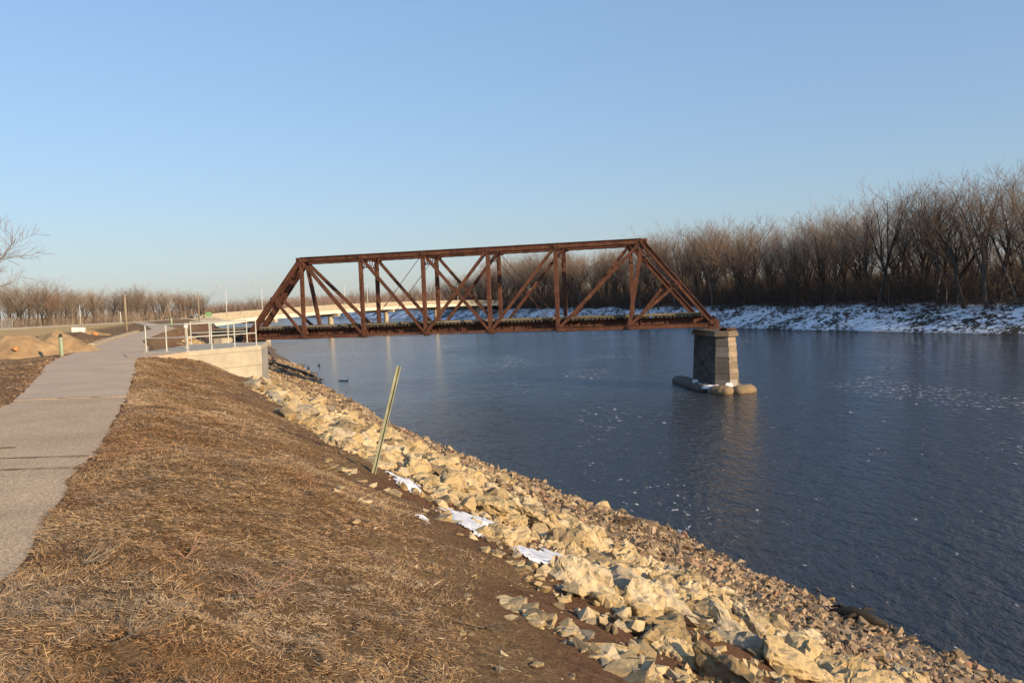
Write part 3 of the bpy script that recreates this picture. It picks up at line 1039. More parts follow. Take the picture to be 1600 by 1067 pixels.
cp.build('cap', M['pier'], pr, bevel=0.03)
def roll(pts, r, mat, parent, name='footing_roll'):
    """a swollen concrete-filled bag lying in the water"""
    pts = [Vector(p) for p in pts]
    n, seg_ = 14, 22
    v, f = [], []
    L = sum((pts[i + 1] - pts[i]).length for i in range(len(pts) - 1))
    def at(t):
        s = t * L
        for i in range(len(pts) - 1):
            l = (pts[i + 1] - pts[i]).length
            if s <= l or i == len(pts) - 2: return pts[i].lerp(pts[i + 1], s / l)
            s -= l
    for i in range(seg_ + 1):
        t = i / seg_
        c = at(t)
        d = (at(min(1, t + .05)) - at(max(0, t - .05))).normalized()
        a = Vector((-d.y, d.x, 0)).normalized()
        e = min(t, 1 - t) * L / r
        rr = r * math.sqrt(max(0.02, 1 - max(0, 1 - e) ** 2)) * (1 + 0.025 * math.sin(t * 17 + r * 9))
        for k in range(n):
            th = 2 * math.pi * k / n
            q = rr * (0.90 + 0.20 * float(fbm(k * 0.9 + r * 40, i * 0.55 + len(pts) * 7, 61)))
            v.append(c + a * (math.cos(th) * q * 1.12) + Vector((0, 0, math.sin(th) * q * 0.80 + 0.05 * (float(fbm(k * 1.7 + i * .9, i * 1.3, 63)) - .5))))
    for i in range(seg_):
        for k in range(n): f.append((i * n + k, i * n + (k + 1) % n, (i + 1) * n + (k + 1) % n, (i + 1) * n + k))
    f.append(tuple(range(n))); f.append(tuple(reversed([seg_ * n + k for k in range(n)])))
    return MB().add(v, f).build(name, mat, parent, smooth=True)
inv = Matrix.Rotation(-math.atan2(0.1, 0.995), 4, 'Z') @ Matrix.Translation((-19.8, -75.6, 0))
def PL_(x, y, z): return inv @ Vector((x, y, z))
roll([PL_(19.75, 74.15, .22), PL_(18.15, 75.55, .22)], 0.68, M['pier_foot'], pr)
roll([PL_(19.85, 74.55, .20), PL_(21.0, 74.9, .2), PL_(22.0, 76.1, .16)], 0.66, M['pier_foot'], pr)
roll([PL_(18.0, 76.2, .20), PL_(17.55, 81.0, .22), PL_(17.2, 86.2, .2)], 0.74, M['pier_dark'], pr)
b = MB()
b.prism([(-1.75, 0.5), (-.2, -0.72), (1.3, 0.1), (2.2, 2.2), (1.9, 9), (-2.0, 9), (-2.3, 4)], -1, 0.42)
b.build('footing_slab', M['concrete_grey'], pr)

def snow_patch(name, pts, zf, th=0.05, parent=None, label=None):
    """a thin ragged crust of old snow that follows the ground, eaten through at its edges"""
    px = [p[0] for p in pts]; py = [p[1] for p in pts]
    cell = 0.035
    x0, x1, y0, y1 = min(px) - .3, max(px) + .3, min(py) - .3, max(py) + .3
    nx, ny = int((x1 - x0) / cell) + 2, int((y1 - y0) / cell) + 2
    gx, gy = np.meshgrid(x0 + np.arange(nx) * cell, y0 + np.arange(ny) * cell)
    d = np.full(gx.shape, 1e9)
    ins = np.zeros(gx.shape, bool)
    for k in range(len(pts)):
        (ax, ay), (bx, by) = pts[k], pts[(k + 1) % len(pts)]
        t = np.clip(((gx - ax) * (bx - ax) + (gy - ay) * (by - ay)) / ((bx - ax) ** 2 + (by - ay) ** 2 + 1e-9), 0, 1)
        d = np.minimum(d, np.hypot(gx - ax - t * (bx - ax), gy - ay - t * (by - ay)))
        ins ^= ((ay > gy) != (by > gy)) & (gx < (bx - ax) * (gy - ay) / (by - ay + 1e-12) + ax)
    sd = np.where(ins, d, -d) + (fbm(gx * 4, gy * 4, 201) - 0.5) * 0.44 + (fbm(gx * 13, gy * 13, 203) - 0.5) * 0.26
    H = np.clip(sd / 0.12, -0.3, 1) * th * (0.75 + 0.5 * fbm(gx * 7, gy * 7, 205))
    Z = ground_h(gx, gy) + H
    ok_ = sd > -0.03
    i = np.arange(ny - 1)[:, None] * nx + np.arange(nx - 1)[None]
    m = (ok_[:-1, :-1] & ok_[1:, 1:] & ok_[1:, :-1] & ok_[:-1, 1:]).ravel()
    f = np.stack([i, i + 1, i + nx + 1, i + nx], -1).reshape(-1, 4)[m]
    used, inv_ = np.unique(f, return_inverse=True)
    v = np.stack([gx, gy, Z], -1).reshape(-1, 3)[used]
    o = link(name, np_mesh(name, v, [inv_.reshape(f.shape)], True), M['snow'], parent)
    o['kind'] = 'stuff'
    if label: o['label'] = label
    return o
b = MB()
for (x, y, z, a, c) in ((-1.55, .9, .55, .75, .5), (-1.75, 2.1, .62, .7, .9), (-1.2, 0.1, .62, .5, .3), (-0.3, -0.75, .84, .4, .12), (-1.95, 3.6, .8, .4, .6)):
    pts = [(x + a * random.uniform(.7, 1.1) * math.cos(k * .7), y + c * random.uniform(.7, 1.1) * math.sin(k * .7)) for k in range(9)]
    b.prism(pts, z - .2, z + .12, 0.3)
o = b.build('snow', M['snow'], pr); o['kind'] = 'stuff'
# scrap of broken timber and a dry bush on the pier's top
tm = tag(MB().bar((20.0, 76.2, 5.74), (19.9, 78.4, 5.74), 0.3, 0.26).bar((20.35, 76.4, 5.70), (20.3, 77.4, 5.70), 0.22, 0.18).build('timber_baulk', M['rust_dark']),
         'short dark rusty baulks lying on the pier cap beside the bridge end', 'baulk')
b = MB()
for k in range(150):
    a, e = random.uniform(0, 6.28), random.uniform(0.15, 1.3)
    l = random.uniform(0.25, 0.75)
    p = Vector((20.45 + random.uniform(-.12, .12), 76.2 + random.uniform(-.15, .15), 5.58))
    q = p + Vector((math.cos(a) * math.cos(e), math.sin(a) * math.cos(e), math.sin(e))) * l
    b.add([p + Vector((.008, .006, 0)), p - Vector((.008, .006, 0)), q], [(0, 1, 2)])
db = tag(b.build('dry_bush', M['twig_red']), 'tuft of dry reddish brush sprouting from the right edge of the pier cap', 'bush')

# ------------------------------------------------------------------ bank seat under the bridge's left end
bs = empty('bank_seat', (0, 0, 0), 0, 'weathered concrete seat under the left end of the rusty truss bridge', 'abutment')
Rb = br.matrix_basis.copy()
def bw(x, y, z): return Matrix.Translation(br.location) @ Matrix.Rotation(-0.2595, 4, 'Z') @ Vector((x, y, z))
def bbox(b, x0, x1, y0, y1, z0, z1):
    return b.prism([tuple(bw(*p, 0))[:2] for p in ((x0, y0), (x1, y0), (x1, y1), (x0, y1))], z0, z1)
MB().prism([tuple(bw(*p, 0))[:2] for p in ((-9.5, -.7), (-6.2, -.7), (-7.8, 4.9), (-11, 4.9))], 1.5, 5.58).build('seat_block', M['concrete_grey'], bs)
bbox(MB(), -10.6, -9.6, -0.9, 5.2, 2.5, 6.1).build('column', M['concrete'], bs)

# ------------------------------------------------------------------ highway bridge behind
hb = empty('highway_bridge', (0, 0, 0), 0, 'long low cream and buff concrete highway bridge crossing the river behind the truss', 'bridge')
H0, H1 = Vector((-76, 205, 0)), Vector((-2, 400, 0))
hd = (H1 - H0).normalized(); hn = Vector((-hd.y, hd.x, 0))
HL = (H1 - H0).length
def ztop(t): return float(np.interp(t, [-.1, 0, .1, .22, .37, .54, .75, .9, 1.2], [7.4, 7.7, 8.7, 9.3, 9.95, 10.25, 10.1, 9.7, 9.2]))
def hstrip(name, t0, t1, off, wid, ztop_off, hgt, mat, n=30):
    b = MB()
    pts = [(H0 + hd * (HL * (t0 + (t1 - t0) * k / n)), ztop(t0 + (t1 - t0) * k / n) + ztop_off) for k in range(n + 1)]
    v, f = [], []
    for p, z in pts:
        for o, zz in ((off, z - hgt), (off, z), (off + wid, z), (off + wid, z - hgt)):
            q = p + hn * o
            v.append((q.x, q.y, zz))
    for k in range(n):
        for j in range(4): f.append((k * 4 + j, k * 4 + (j + 1) % 4, k * 4 + 4 + (j + 1) % 4, k * 4 + 4 + j))
    f += [(0, 1, 2, 3), (n * 4 + 3, n * 4 + 2, n * 4 + 1, n * 4)]
    return b.add(v, f).build(name, M[mat], hb)
hstrip('parapet', -0.02, 1.12, -0.15, 0.3, 0.0, 1.35, 'hw_parapet')
hstrip('parapet', -0.02, 1.12, 11.0, 0.3, 0.0, 1.35, 'hw_parapet')
hstrip('deck', -0.02, 1.12, 0.16, 10.8, -1.0, 0.32, 'concrete_grey')
for o in (0.05, 3.5, 7.0, 10.4):
    hstrip('girder', 0.0, 1.12, o, 0.6, -1.36, 1.15, 'hw_girder')
for k, t in enumerate((0.136, 0.29, 0.461, 0.656, 0.86)):
    c = H0 + hd * (HL * t)
    zb = ztop(t) - 2.52
    ang = math.atan2(hn.y, hn.x)
    p = MB().box((*(c + hn * 5.5).xy, zb - 0.5), (11.4, 1.3, 1.0), ang).build('pier_cap', M['hw_parapet'], hb)
    for o in (3.0,):
        MB().tube([(*(c + hn * o).xy, -1.5), (*(c + hn * o).xy, zb - 1.0)], 0.85, 12, False).build('column', M['hw_parapet'], p, smooth=True)
b = MB()
c = H0
b.prism([tuple((H0 + hd * a + hn * o).xy) for a, o in ((-2.5, -0.4), (0.6, -0.4), (0.6, 11.4), (-2.5, 11.4))], 2.0, 6.3)
b.build('end_wall', M['hw_parapet'], hb)
for a in range(3):
    q0, q1 = H0 + hd * (-2.7 - a * 3.6) + hn * (-0.6 - a * 1.0), H0 + hd * (-6.2 - a * 3.6) + hn * (-1.6 - a * 1.0)
    MB().bar((q0.x, q0.y, 6.0 - a * .6), (q1.x, q1.y, 5.4 - a * .6), 0.4, 3.2).build('wing_wall', M['hw_parapet'], hb)

def street_lamp(px_t, off, first=[None]):
    c = H0 + hd * (HL * px_t) + hn * off
    if first[0] is None:
        r = empty('street_lamp', (0, 0, 0), math.atan2(hn.y, hn.x), None, 'street lamp', 'street lamps along the highway bridge')
        MB().tube([(0, 0, 0), (0, 0, 7.2)], [0.13, 0.09], 8).build('pole', M['lamp_metal'], r, smooth=True)
        arm = [(2.3 * math.sin(k / 8 * math.pi / 2) * (1 if off < 5 else 1), 0, 7.1 + 1.1 * (1 - math.cos(k / 8 * math.pi / 2)) ** 0.7) for k in range(9)]
        MB().tube(arm, 0.055, 6).build('arm', M['lamp_metal'], r, smooth=True)
        MB().bar((2.2, 0, 8.2), (2.95, 0, 8.24), 0.26, 0.15).build('lamp_head', M['lamp_metal'], r, bevel=0.03)
        MB().box((0, 0, 0.08), (0.45, 0.45, 0.16)).build('base', M['lamp_metal'], r)
        first[0] = r
    else:
        r = dup(first[0])
        for ch in first[0].children: dup(ch, r)
    r.location = (c.x, c.y, ztop(px_t) - 1.0)
    return r
def t_at(px, off=0.0):
    # parameter along the bridge seen at pixel column px
    rx = (px - 800 + 0.0354 * -56) / FPX
    a, bq = H0 + hn * off, hd * HL
    return (rx * a.y - a.x) / (bq.x - rx * bq.y)
NAMES = ['leftmost lamp on the highway bridge, standing by the green road sign', 'lamp just left of the truss\'s inclined left end post',
         'lamp behind the truss, left of its second rusty post', 'lamp seen between the two rusty posts of the second panel point',
         'lamp hidden partly behind the far post of the third panel point', 'lamp seen in the centre of the crossed middle truss panel']
for px, nm in zip((358.5, 414.5, 543.5, 579, 689, 720), NAMES):
    t = t_at(px, 0.45)
    street_lamp(t, 0.45)['label'] = 'tall pale metal street ' + nm

# ------------------------------------------------------------------ overlook platform, railings, bollards
P0, PA, PBc, PC, PD = (-15.06, 33.58), (-12.95, 32.78), (-10.93, 35.92), (-11.78, 39.75), (-15.3, 39.8)
ab = empty('overlook_platform', (-13, 36, 7.5), 0, 'pale concrete overlook platform with a tall wing wall beside the path', 'platform')
def wloc(o): o.location = (13, -36, -7.5); return o
b = MB(); b.prism([P0, PA, PBc, PC, PD], 7.34, 7.55)
wloc(b.build('slab', M['concrete'], ab, bevel=0.015))
def inset(p, q, d0, d1, t0=0.0, t1=1.0):
    p, q = Vector((*p, 0)), Vector((*q, 0))
    d = (q - p).normalized(); n = Vector((d.y, -d.x, 0))
    L = (q - p).length
    a, e = p + d * (L * t0), p + d * (L * t1)
    return [tuple((a + n * d0).xy), tuple((e + n * d0).xy), tuple((e + n * d1).xy), tuple((a + n * d1).xy)]
# upper band of the wall stands a little proud of the lower lift
b = MB(); b.prism(inset(PA, PBc, 0.03, -0.32), 6.72, 7.337)
wloc(b.build('upper_wall', M['concrete'], ab, bevel=0.012))
b = MB(); b.prism(inset(PA, PBc, 0.0, -0.32), 3.4, 6.717)
wloc(b.build('lower_wall', M['concrete'], ab, bevel=0.012))
b = MB(); b.prism(inset(PBc, PC, 0.0, -0.32, 0.004, 1.0), 3.4, 7.335)
wloc(b.build('side_wall', M['concrete_grey'], ab, bevel=0.012))
b = MB(); b.prism(inset(PC, PD, -0.02, -0.32), 4.0, 7.335)
wloc(b.build('back_wall', M['concrete_grey'], ab, bevel=0.012))
b = MB(); b.prism([P0, PA, (-13.2, 33.0), (-12.2, 37), (-12.6, 39.3), PD], 5.4, 7.3)
wloc(b.build('fill', M['concrete_grey'], ab))

def railing(name, runs, label):
    """runs: list of polylines; every run has end posts and evenly spaced posts between"""
    r = empty(name, (runs[0][0][0], runs[0][0][1], 7.55), 0, label, 'railing', 'pale steel railings round the overlook')
    ox, oy = r.location.x, r.location.y
    for run, ns in runs[1]:
        for (p, q), n in zip(zip(run[:-1], run[1:]), ns):
            p3, q3 = Vector((p[0] - ox, p[1] - oy, 0)), Vector((q[0] - ox, q[1] - oy, 0))
            d = (q3 - p3).normalized() * 0.028
            for z, nm, rr in ((1.08, 'top_rail', 0.026), (0.55, 'mid_rail', 0.022)):
                m = MB(); m.tube([p3 - d * 0 + Vector((0, 0, z)), q3 + Vector((0, 0, z))], rr, 8)
                m.build(nm, M['rail'], r, smooth=False)
            for k in range(n + 1):
                if k == 0 and p is not run[0]: continue
                c = p3.lerp(q3, k / n)
                m = MB(); m.tube([c, c + Vector((0, 0, 1.075))], 0.027, 8); m.box((c.x, c.y, 0.006), (0.13, 0.13, 0.012))
                m.build('post', M['rail'], r)
    return r
ins = lambda p, dx, dy: (p[0] + dx, p[1] + dy)
railing('railing', [(P0,), [([ins(P0, .12, .12), ins(PA, 0, .16), ins(PBc, -.16, -.1)], (2, 3))]],
        'front run of pale steel railing from the path round the near wing wall')
railing('railing', [(PD,), [([ins(PD, -.1, -.15), ins(PC, -.9, -.2)], (3,))]],
        'rear run of pale steel railing behind the white-capped bollard')
bo = empty('capped_bollard', (-14.15, 35.9, 7.55), 0, 'short pale bollard with white rounded cap standing inside the overlook railings', 'bollard')
MB().tube([(0, 0, 0), (0, 0, 0.86)], 0.065, 12).build('shaft', M['kerb'], bo, smooth=False)
MB().tube([(0, 0, 0.86), (0, 0, 0.90), (0, 0, 0.98), (0, 0, 1.04), (0, 0, 1.09)], [0.075, 0.095, 0.085, 0.055, 0.02], 12).build('cap', M['white'], bo, smooth=True)
MB().tube([(0, 0, 0), (0, 0, 0.03)], 0.11, 12).build('base_plate', M['rail'], bo)

gp = empty('green_bollard', (-18.35, 33.6, float(ground_h(-18.35, 33.6)) - 0.05), 0, 'pale green marker bollard at the left edge of the path by the dirt mounds', 'bollard')
MB().tube([(0, 0, 0), (0, 0, 0.82)], 0.075, 10).build('shaft', M['green_pale'], gp)
MB().tube([(0, 0, 0.82), (0, 0, 0.86), (0, 0, 0.97)], [0.082, 0.082, 0.03], 10).build('cap', M['wood_dark'], gp)

def pixray(px, py):
    u, v = px - 800, py - 533.5
    cr, sr = math.cos(ROLL), math.sin(ROLL)
    a, b_ = u * cr - v * sr, u * sr + v * cr
    c, s = math.cos(PITCH), math.sin(PITCH)
    return Vector((a / FPX, c - b_ / FPX * s, -s - b_ / FPX * c))
def on_ground(px, py):
    """where the photographed pixel meets the bank"""
    r = pixray(px, py)
    t = 2.0
    while t < 900:
        p = r * t
        if p.z + EYE < float(ground_h(p.x, p.y)): break
        t *= 1.01
    return Vector((p.x, p.y, float(ground_h(p.x, p.y))))
# leaning green channel post on the bank
base = on_ground(583, 738)
r_top = pixray(622, 572)
top = r_top * (base.y + 0.15) / r_top.y + Vector((0, 0, EYE))
sp = empty('leaning_post', base, 0, 'tall thin green metal channel post leaning to the right on the bank', 'post')
dv = (top - base)
b = MB()
n0 = Vector((0.5, -0.85, 0))
b.bar(-dv * 0.12, dv, 0.044, 0.006, n0)
sd = dv.cross(n0).normalized()
for s in (-1, 1):
    o = sd * (s * 0.0245) + n0 * 0.014
    b.bar(-dv * 0.12 + o, dv + o, 0.006, 0.032, n0)
    o = sd * (s * 0.031) + n0 * 0.030
    b.bar(-dv * 0.12 + o, dv + o, 0.014, 0.006, n0)
b.build('channel', M['green'], sp)

# fallen rusty pipe and old log below the platform
p1, p2, p3 = pixray(412, 538) * 60 + Vector((0, 0, EYE)), on_ground(434, 573), on_ground(457, 592)
p1 = Vector((-17.5, 60, 7.0))
b = MB().tube([on_ground(413, 548) + Vector((0, 0, 0.8)), on_ground(424, 560) + Vector((0, 0, .3)), p2 + Vector((0, 0, .25)), p3 + Vector((0, 0, .1))], 0.16, 8)
tag(b.build('rusty_pipe', M['rust'], smooth=True), 'rusty pipe lying down the rocky bank just beyond the concrete wing wall', 'pipe')
pts = [on_ground(*p) + Vector((0, 0, 0.18)) for p in ((420, 571), (440, 576), (460, 583), (478, 588), (492, 592))]
tag(MB().tube(pts, [0.28, 0.42, 0.40, 0.34, 0.16], 9).build('driftwood_log', M['wood_dark'], smooth=True), 'long dark driftwood log lying down to the waterline beyond the wing wall', 'log')

# dirt mounds left of the path
def mound(name, c, rx, ry, h, mat, label, seed, rz=0.0, parts=()):
    n, m = 44, 20
    v, f = [], []
    for i in range(m + 1):
        r = i / m
        for k in range(n):
            a = 2 * math.pi * k / n
            w = 1 + 0.22 * (float(fbm(math.cos(a) * 1.3 + seed, math.sin(a) * 1.3 + seed, seed)) - 0.5) * 2
            x, y = rx * r * w * math.cos(a), ry * r * w * math.sin(a)
            x, y = x * math.cos(rz) - y * math.sin(rz), x * math.sin(rz) + y * math.cos(rz)
            z = h * max(0, (1 - r ** 1.7)) ** 1.1 * (1 + 0.5 * (float(fbm(x * 0.8 + seed, y * 0.8, seed + 3)) - 0.5)) + 0.26 * (float(fbm(x * 2.6, y * 2.6 + seed, seed + 5)) - 0.5) * min(1, (1 - r) * 3)
            v.append((c[0] + x, c[1] + y, float(ground_h(c[0] + x, c[1] + y)) + z - 0.12 * r))
    for i in range(m):
        for k in range(n): f.append((i * n + k, (i + 1) * n + k, (i + 1) * n + (k + 1) % n, i * n + (k + 1) % n))
    return tag(MB().add(v, f).build(name, mat, smooth=True), label, 'dirt pile')
mound('dirt_pile', (-28.5, 54), 2.4, 1.8, 0.42, M['dirt_dark'], 'dark clod heap just in front of the pale concrete block', 27, 0.3)
mound('dirt_pile', (-21.9, 35.8), 2.9, 1.9, 1.02, M['dirt'], 'largest tan dirt pile left of the path, nearest the photo\'s left edge', 4)
mound('dirt_pile', (-20.7, 37.6), 2.1, 1.5, 0.80, M['dirt'], 'smaller tan dirt pile directly behind the pale green bollard', 9)
mound('dirt_pile', (-24.4, 44), 2.1, 1.7, 0.45, M['dirt_dark'], 'low dark clod heap beside the path beyond the green bollard', 15, 0.6)
mound('dirt_pile', (-33.6, 65), 2.3, 1.2, 0.5, M['dirt'], 'far tan dirt heap behind the pale concrete block', 21)
# pale block and orange debris
cb = on_ground(118, 529)
b = MB().box((0, 0, 0.34), (0.82, 0.4, 0.34))
o = tag(b.build('concrete_block', M['white'], bevel=0.02), 'pale rectangular concrete block lying on the clods left of the path', 'block')
o.location = (-30.4, 58, float(ground_h(-30.4, 58)) + 0.22); o.rotation_euler = (0, 0.05, 0.15)
for (x, y, s, lab, mt) in ((-31.0, 61.5, 0.2, 'small orange clod right of the pale concrete block', 'orange'), (-20.75, 34.5, 0.10, 'bright orange lump on the front of the largest dirt pile', 'orange')):
    bm = bmesh.new(); bmesh.ops.create_icosphere(bm, subdivisions=2, radius=s)
    for vv in bm.verts: vv.co *= 1 + 0.3 * (random.random() - 0.5); vv.co.z *= 0.8
    me = bpy.data.meshes.new('clod'); bm.to_mesh(me); bm.free()
    o = tag(link('clod', me, M[mt]), lab, 'clod')
    o.location = (x, y, float(ground_h(x, y)) + (0.16 if y > 40 else 0.42))
b = MB()
for k in range(7):
    x, y = -23.6 - k * 0.28, 33.6 + k * 0.1
    b.bar((x, y, 7.75 + 0.35 * math.sin(k * 0.7) ** 2), (x - 0.29, y + 0.1, 7.75 + 0.35 * math.sin((k + 1) * 0.7) ** 2), 0.03, 0.42)
tag(b.build('plastic_fence', M['red']), 'crumpled red plastic fencing at the far left behind the largest dirt pile', 'fence')

# poles and posts on the flat ground at left
def pole(name, px, y_top, y_base, Y, r0, r1, label, mat='wood_grey', cat='pole', lean=0.0):
    a = pixray(px, y_base); a = a * (Y / a.y)
    t = pixray(px, y_top); t = t * (Y / t.y)
    x, zb, zt = a.x, min(a.z + EYE, float(ground_h(a.x, Y)) + 0.02), t.z + EYE
    zb = float(ground_h(x, Y)) - 0.1
    e = empty(name, (x, Y, zb), 0, label, cat)
    MB().tube([(0, 0, 0), (lean * 0.5, 0, (zt - zb) / 2), (lean, 0, zt - zb)], [r0, (r0 + r1) / 2, r1], 8).build('shaft', M[mat], e, smooth=True)
    e['h'] = zt - zb
    return e
e = pole('wooden_post', 198, 460, 520, 74, 0.12, 0.10, 'bare weathered wooden pole standing left of the path before the overlook')
e = pole('utility_pole', 311.5, 457, 503, 185, 0.19, 0.13, 'tall slim utility pole by the left end of the highway bridge')
MB().bar((-.9, 0, e['h'] - .9), (.9, 0, e['h'] - .9), .1, .12).build('crossarm', M['wood_grey'], e)
for dx in (-.8, 0.8): MB().tube([(dx, 0, e['h'] - .84), (dx, 0, e['h'] - .6)], 0.05, 6).build('insulator', M['glass_dark'], e)
e = pole('utility_pole', 294, 467, 495, 215, 0.2, 0.16, 'twin wooden utility pole with a crossarm in front of the left woods')
MB().tube([(-1.2, 0, 0), (-1.2, 0, e['h'])], [.2, .16], 8).build('second_shaft', M['wood_grey'], e)
MB().bar((-2.3, 0, e['h'] - .3), (.8, 0, e['h'] - .3), .16, .2).build('crossarm', M['wood_grey'], e)
pole('lamp_pole', 126, 477, 505, 165, 0.07, 0.05, 'thin grey pole before the left woods above the pale block', 'lamp_metal')
pole('marker_post', 268, 497, 506, 112, 0.14, 0.14, 'short green marker post seen over the front railing', 'green_pale', 'post')
pole('white_stub_post', 189, 487, 502, 150, 0.08, 0.07, 'short pale stub pole left of the bare wooden pole', 'lamp_metal', 'post')
# green road sign
a = pixray(326, 491); Y = 203; a = a * (Y / a.y)
e = empty('road_sign', (a.x, Y, 7.0), 0.2, 'small green road sign at the left end of the highway bridge', 'sign')
zc = a.z + EYE - 7.0
for dx in (-.45, .45): MB().tube([(dx, 0.05, -1.0), (dx, 0.05, zc + .5)], .05, 6).build('leg', M['lamp_metal'], e)
MB().box((0, 0, zc), (1.35, .05, 1.1)).build('panel', M['green_sign'], e)
MB().box((0, -0.03, zc), (1.22, .012, .97)).build('panel_face', M['green_sign'], e)

# parked vehicles far left
def car(name, px, Y, kind, label, mat, rz=0.1):
    a = pixray(px, 500); a = a * (Y / a.y)
    e = empty(name, (a.x, Y, float(ground_h(a.x, Y)) + 0.02), rz, label, 'van' if kind == 'van' else 'car', 'vehicles parked beyond the levee')
    if kind == 'van':
        prof = [(-2.6, .35), (2.5, .35), (2.6, .9), (2.35, 1.25), (1.7, 2.05), (-2.5, 2.15), (-2.6, 1.9)]
    else:
        prof = [(-2.2, .3), (2.2, .3), (2.25, .75), (1.2, .92), (.55, 1.42), (-1.1, 1.45), (-1.75, 1.0), (-2.25, .95)]
    b = MB()
    n = len(prof)
    w = .88
    b.add([(x, -w, z) for x, z in prof] + [(x, w, z) for x, z in prof], [tuple(range(n)), tuple(reversed(range(n, 2 * n)))] + [(k, n + k, n + (k + 1) % n, (k + 1) % n) for k in range(n)])
    b.build('body', mat, e, bevel=0.05)
    g = [(-.95, 1.0), (.95, 1.0), (.5, 1.36), (-.95, 1.38)] if kind != 'van' else [(.9, 1.25), (2.2, 1.25), (1.65, 1.9), (.9, 1.95)]
    for s in (-1, 1):
        MB().add([(x, s * (w + .012), z) for x, z in g] + [(x, s * (w - .02), z) for x, z in g], [(0, 1, 2, 3), (7, 6, 5, 4), (0, 4, 5, 1), (1, 5, 6, 2), (2, 6, 7, 3), (3, 7, 4, 0)]).build('window', M['glass_dark'], e)
        for x in (-1.4, 1.4):
            MB().tube([(x, s * (w - .16), .33), (x, s * (w + .03), .33)], .33, 12).build('wheel', M['rubber'], e)
    return e
car('parked_car', 308.5, 215, 'car', 'white car standing on the road by the slim utility pole', M['white'], 1.94)
car('parked_car', 206, 215, 'car', 'white car right of the bare wooden pole, before the woods', M['white'], 0.0)
car('parked_car', 173, 212, 'car', 'white car left of the bare wooden pole, the right one of its pair', M['white'], 0.1)
car('parked_car', 162, 222, 'car', 'white car furthest left of those parked before the woods', M['white'], -0.05)
car('parked_car', 121, 205, 'car', 'yellow vehicle parked before the woods beside the thin grey pole', M['yellow'], 0.0)
# chain-link fence at the far left
e = empty('chain_link_fence', (-92, 150, 7.4), 0, 'grey chain-link fence panels before the woods at the far left', 'fence')
for k in range(6): MB().tube([(-8 + k * 1.9, 0, -.3), (-8 + k * 1.9, 0, 1.75)], .04, 6).build('post', M['silver_wire'], e)
b = MB()
for k in range(60):
    x0 = -8 + k * 0.16
    b.bar((x0, 0, 0), (min(x0 + 1.6, 1.5), 0, 1.7 * (min(x0 + 1.6, 1.5) - x0) / 1.6), .012, .012); b.bar((x0, 0, 1.7), (min(x0 + 1.6, 1.5), 0, 1.7 - 1.7 * (min(x0 + 1.6, 1.5) - x0) / 1.6), .012, .012)
o = b.build('wire_mesh', M['silver_wire'], e); o['kind'] = 'stuff'
for z in (0.03, 1.72): MB().tube([(-8, 0, z), (1.5, 0, z)], .03, 6).build('rail', M['silver_wire'], e)

# ducks and a drifting branch near the left bank
for px, py, lab in ((472.5, 572.5, 'dark duck nearest the bank, left one of the three'), (482, 575.5, 'dark duck at the front of the three on the river'), (498.5, 571.5, 'dark duck farthest right of the three on the river')):
    r = pixray(px, py); p = r * (-EYE / r.z)
    e = empty('duck', (p.x, p.y, 0), random.uniform(0, 6), lab, 'duck', 'ducks floating near the left bank')
    bm = bmesh.new(); bmesh.ops.create_uvsphere(bm, u_segments=12, v_segments=8, radius=0.2)
    for v in bm.verts:
        v.co.x *= 1.5; v.co.z *= 0.75
        if v.co.x < -0.15: v.co.z += (-.15 - v.co.x) * 0.8; v.co.y *= 0.6
    me = bpy.data.meshes.new('body'); bm.to_mesh(me); bm.free()
    o = link('body', me, M['duck'], e, (0, 0, .08))
    MB().tube([(.22, 0, .12), (.27, 0, .24), (.30, 0, .33), (.36, 0, .36), (.42, 0, .35)], [.07, .05, .06, .06, .03], 8).build('head', M['duck'], e, smooth=True)
    MB().bar((.41, 0, .35), (.50, 0, .335), .05, .02).build('bill', M['wood_grey'], e)
r = pixray(537, 595); p = r * (-EYE / r.z)
b = MB()
b.tube([(p.x - .7, p.y + .2, .02), (p.x, p.y, .05), (p.x + .6, p.y - .2, 0.0)], [.03, .06, .05], 6)
b.tube([(p.x - .3, p.y + .1, .03), (p.x - .5, p.y, .28)], [.04, .015], 5); b.tube([(p.x + .45, p.y - .15, .02), (p.x + .62, p.y - .1, .34)], [.05, .02], 5)
tag(b.build('drifting_branch', M['wood_dark'], smooth=True), 'dark forked branch drifting on the river off the left bank', 'branch')

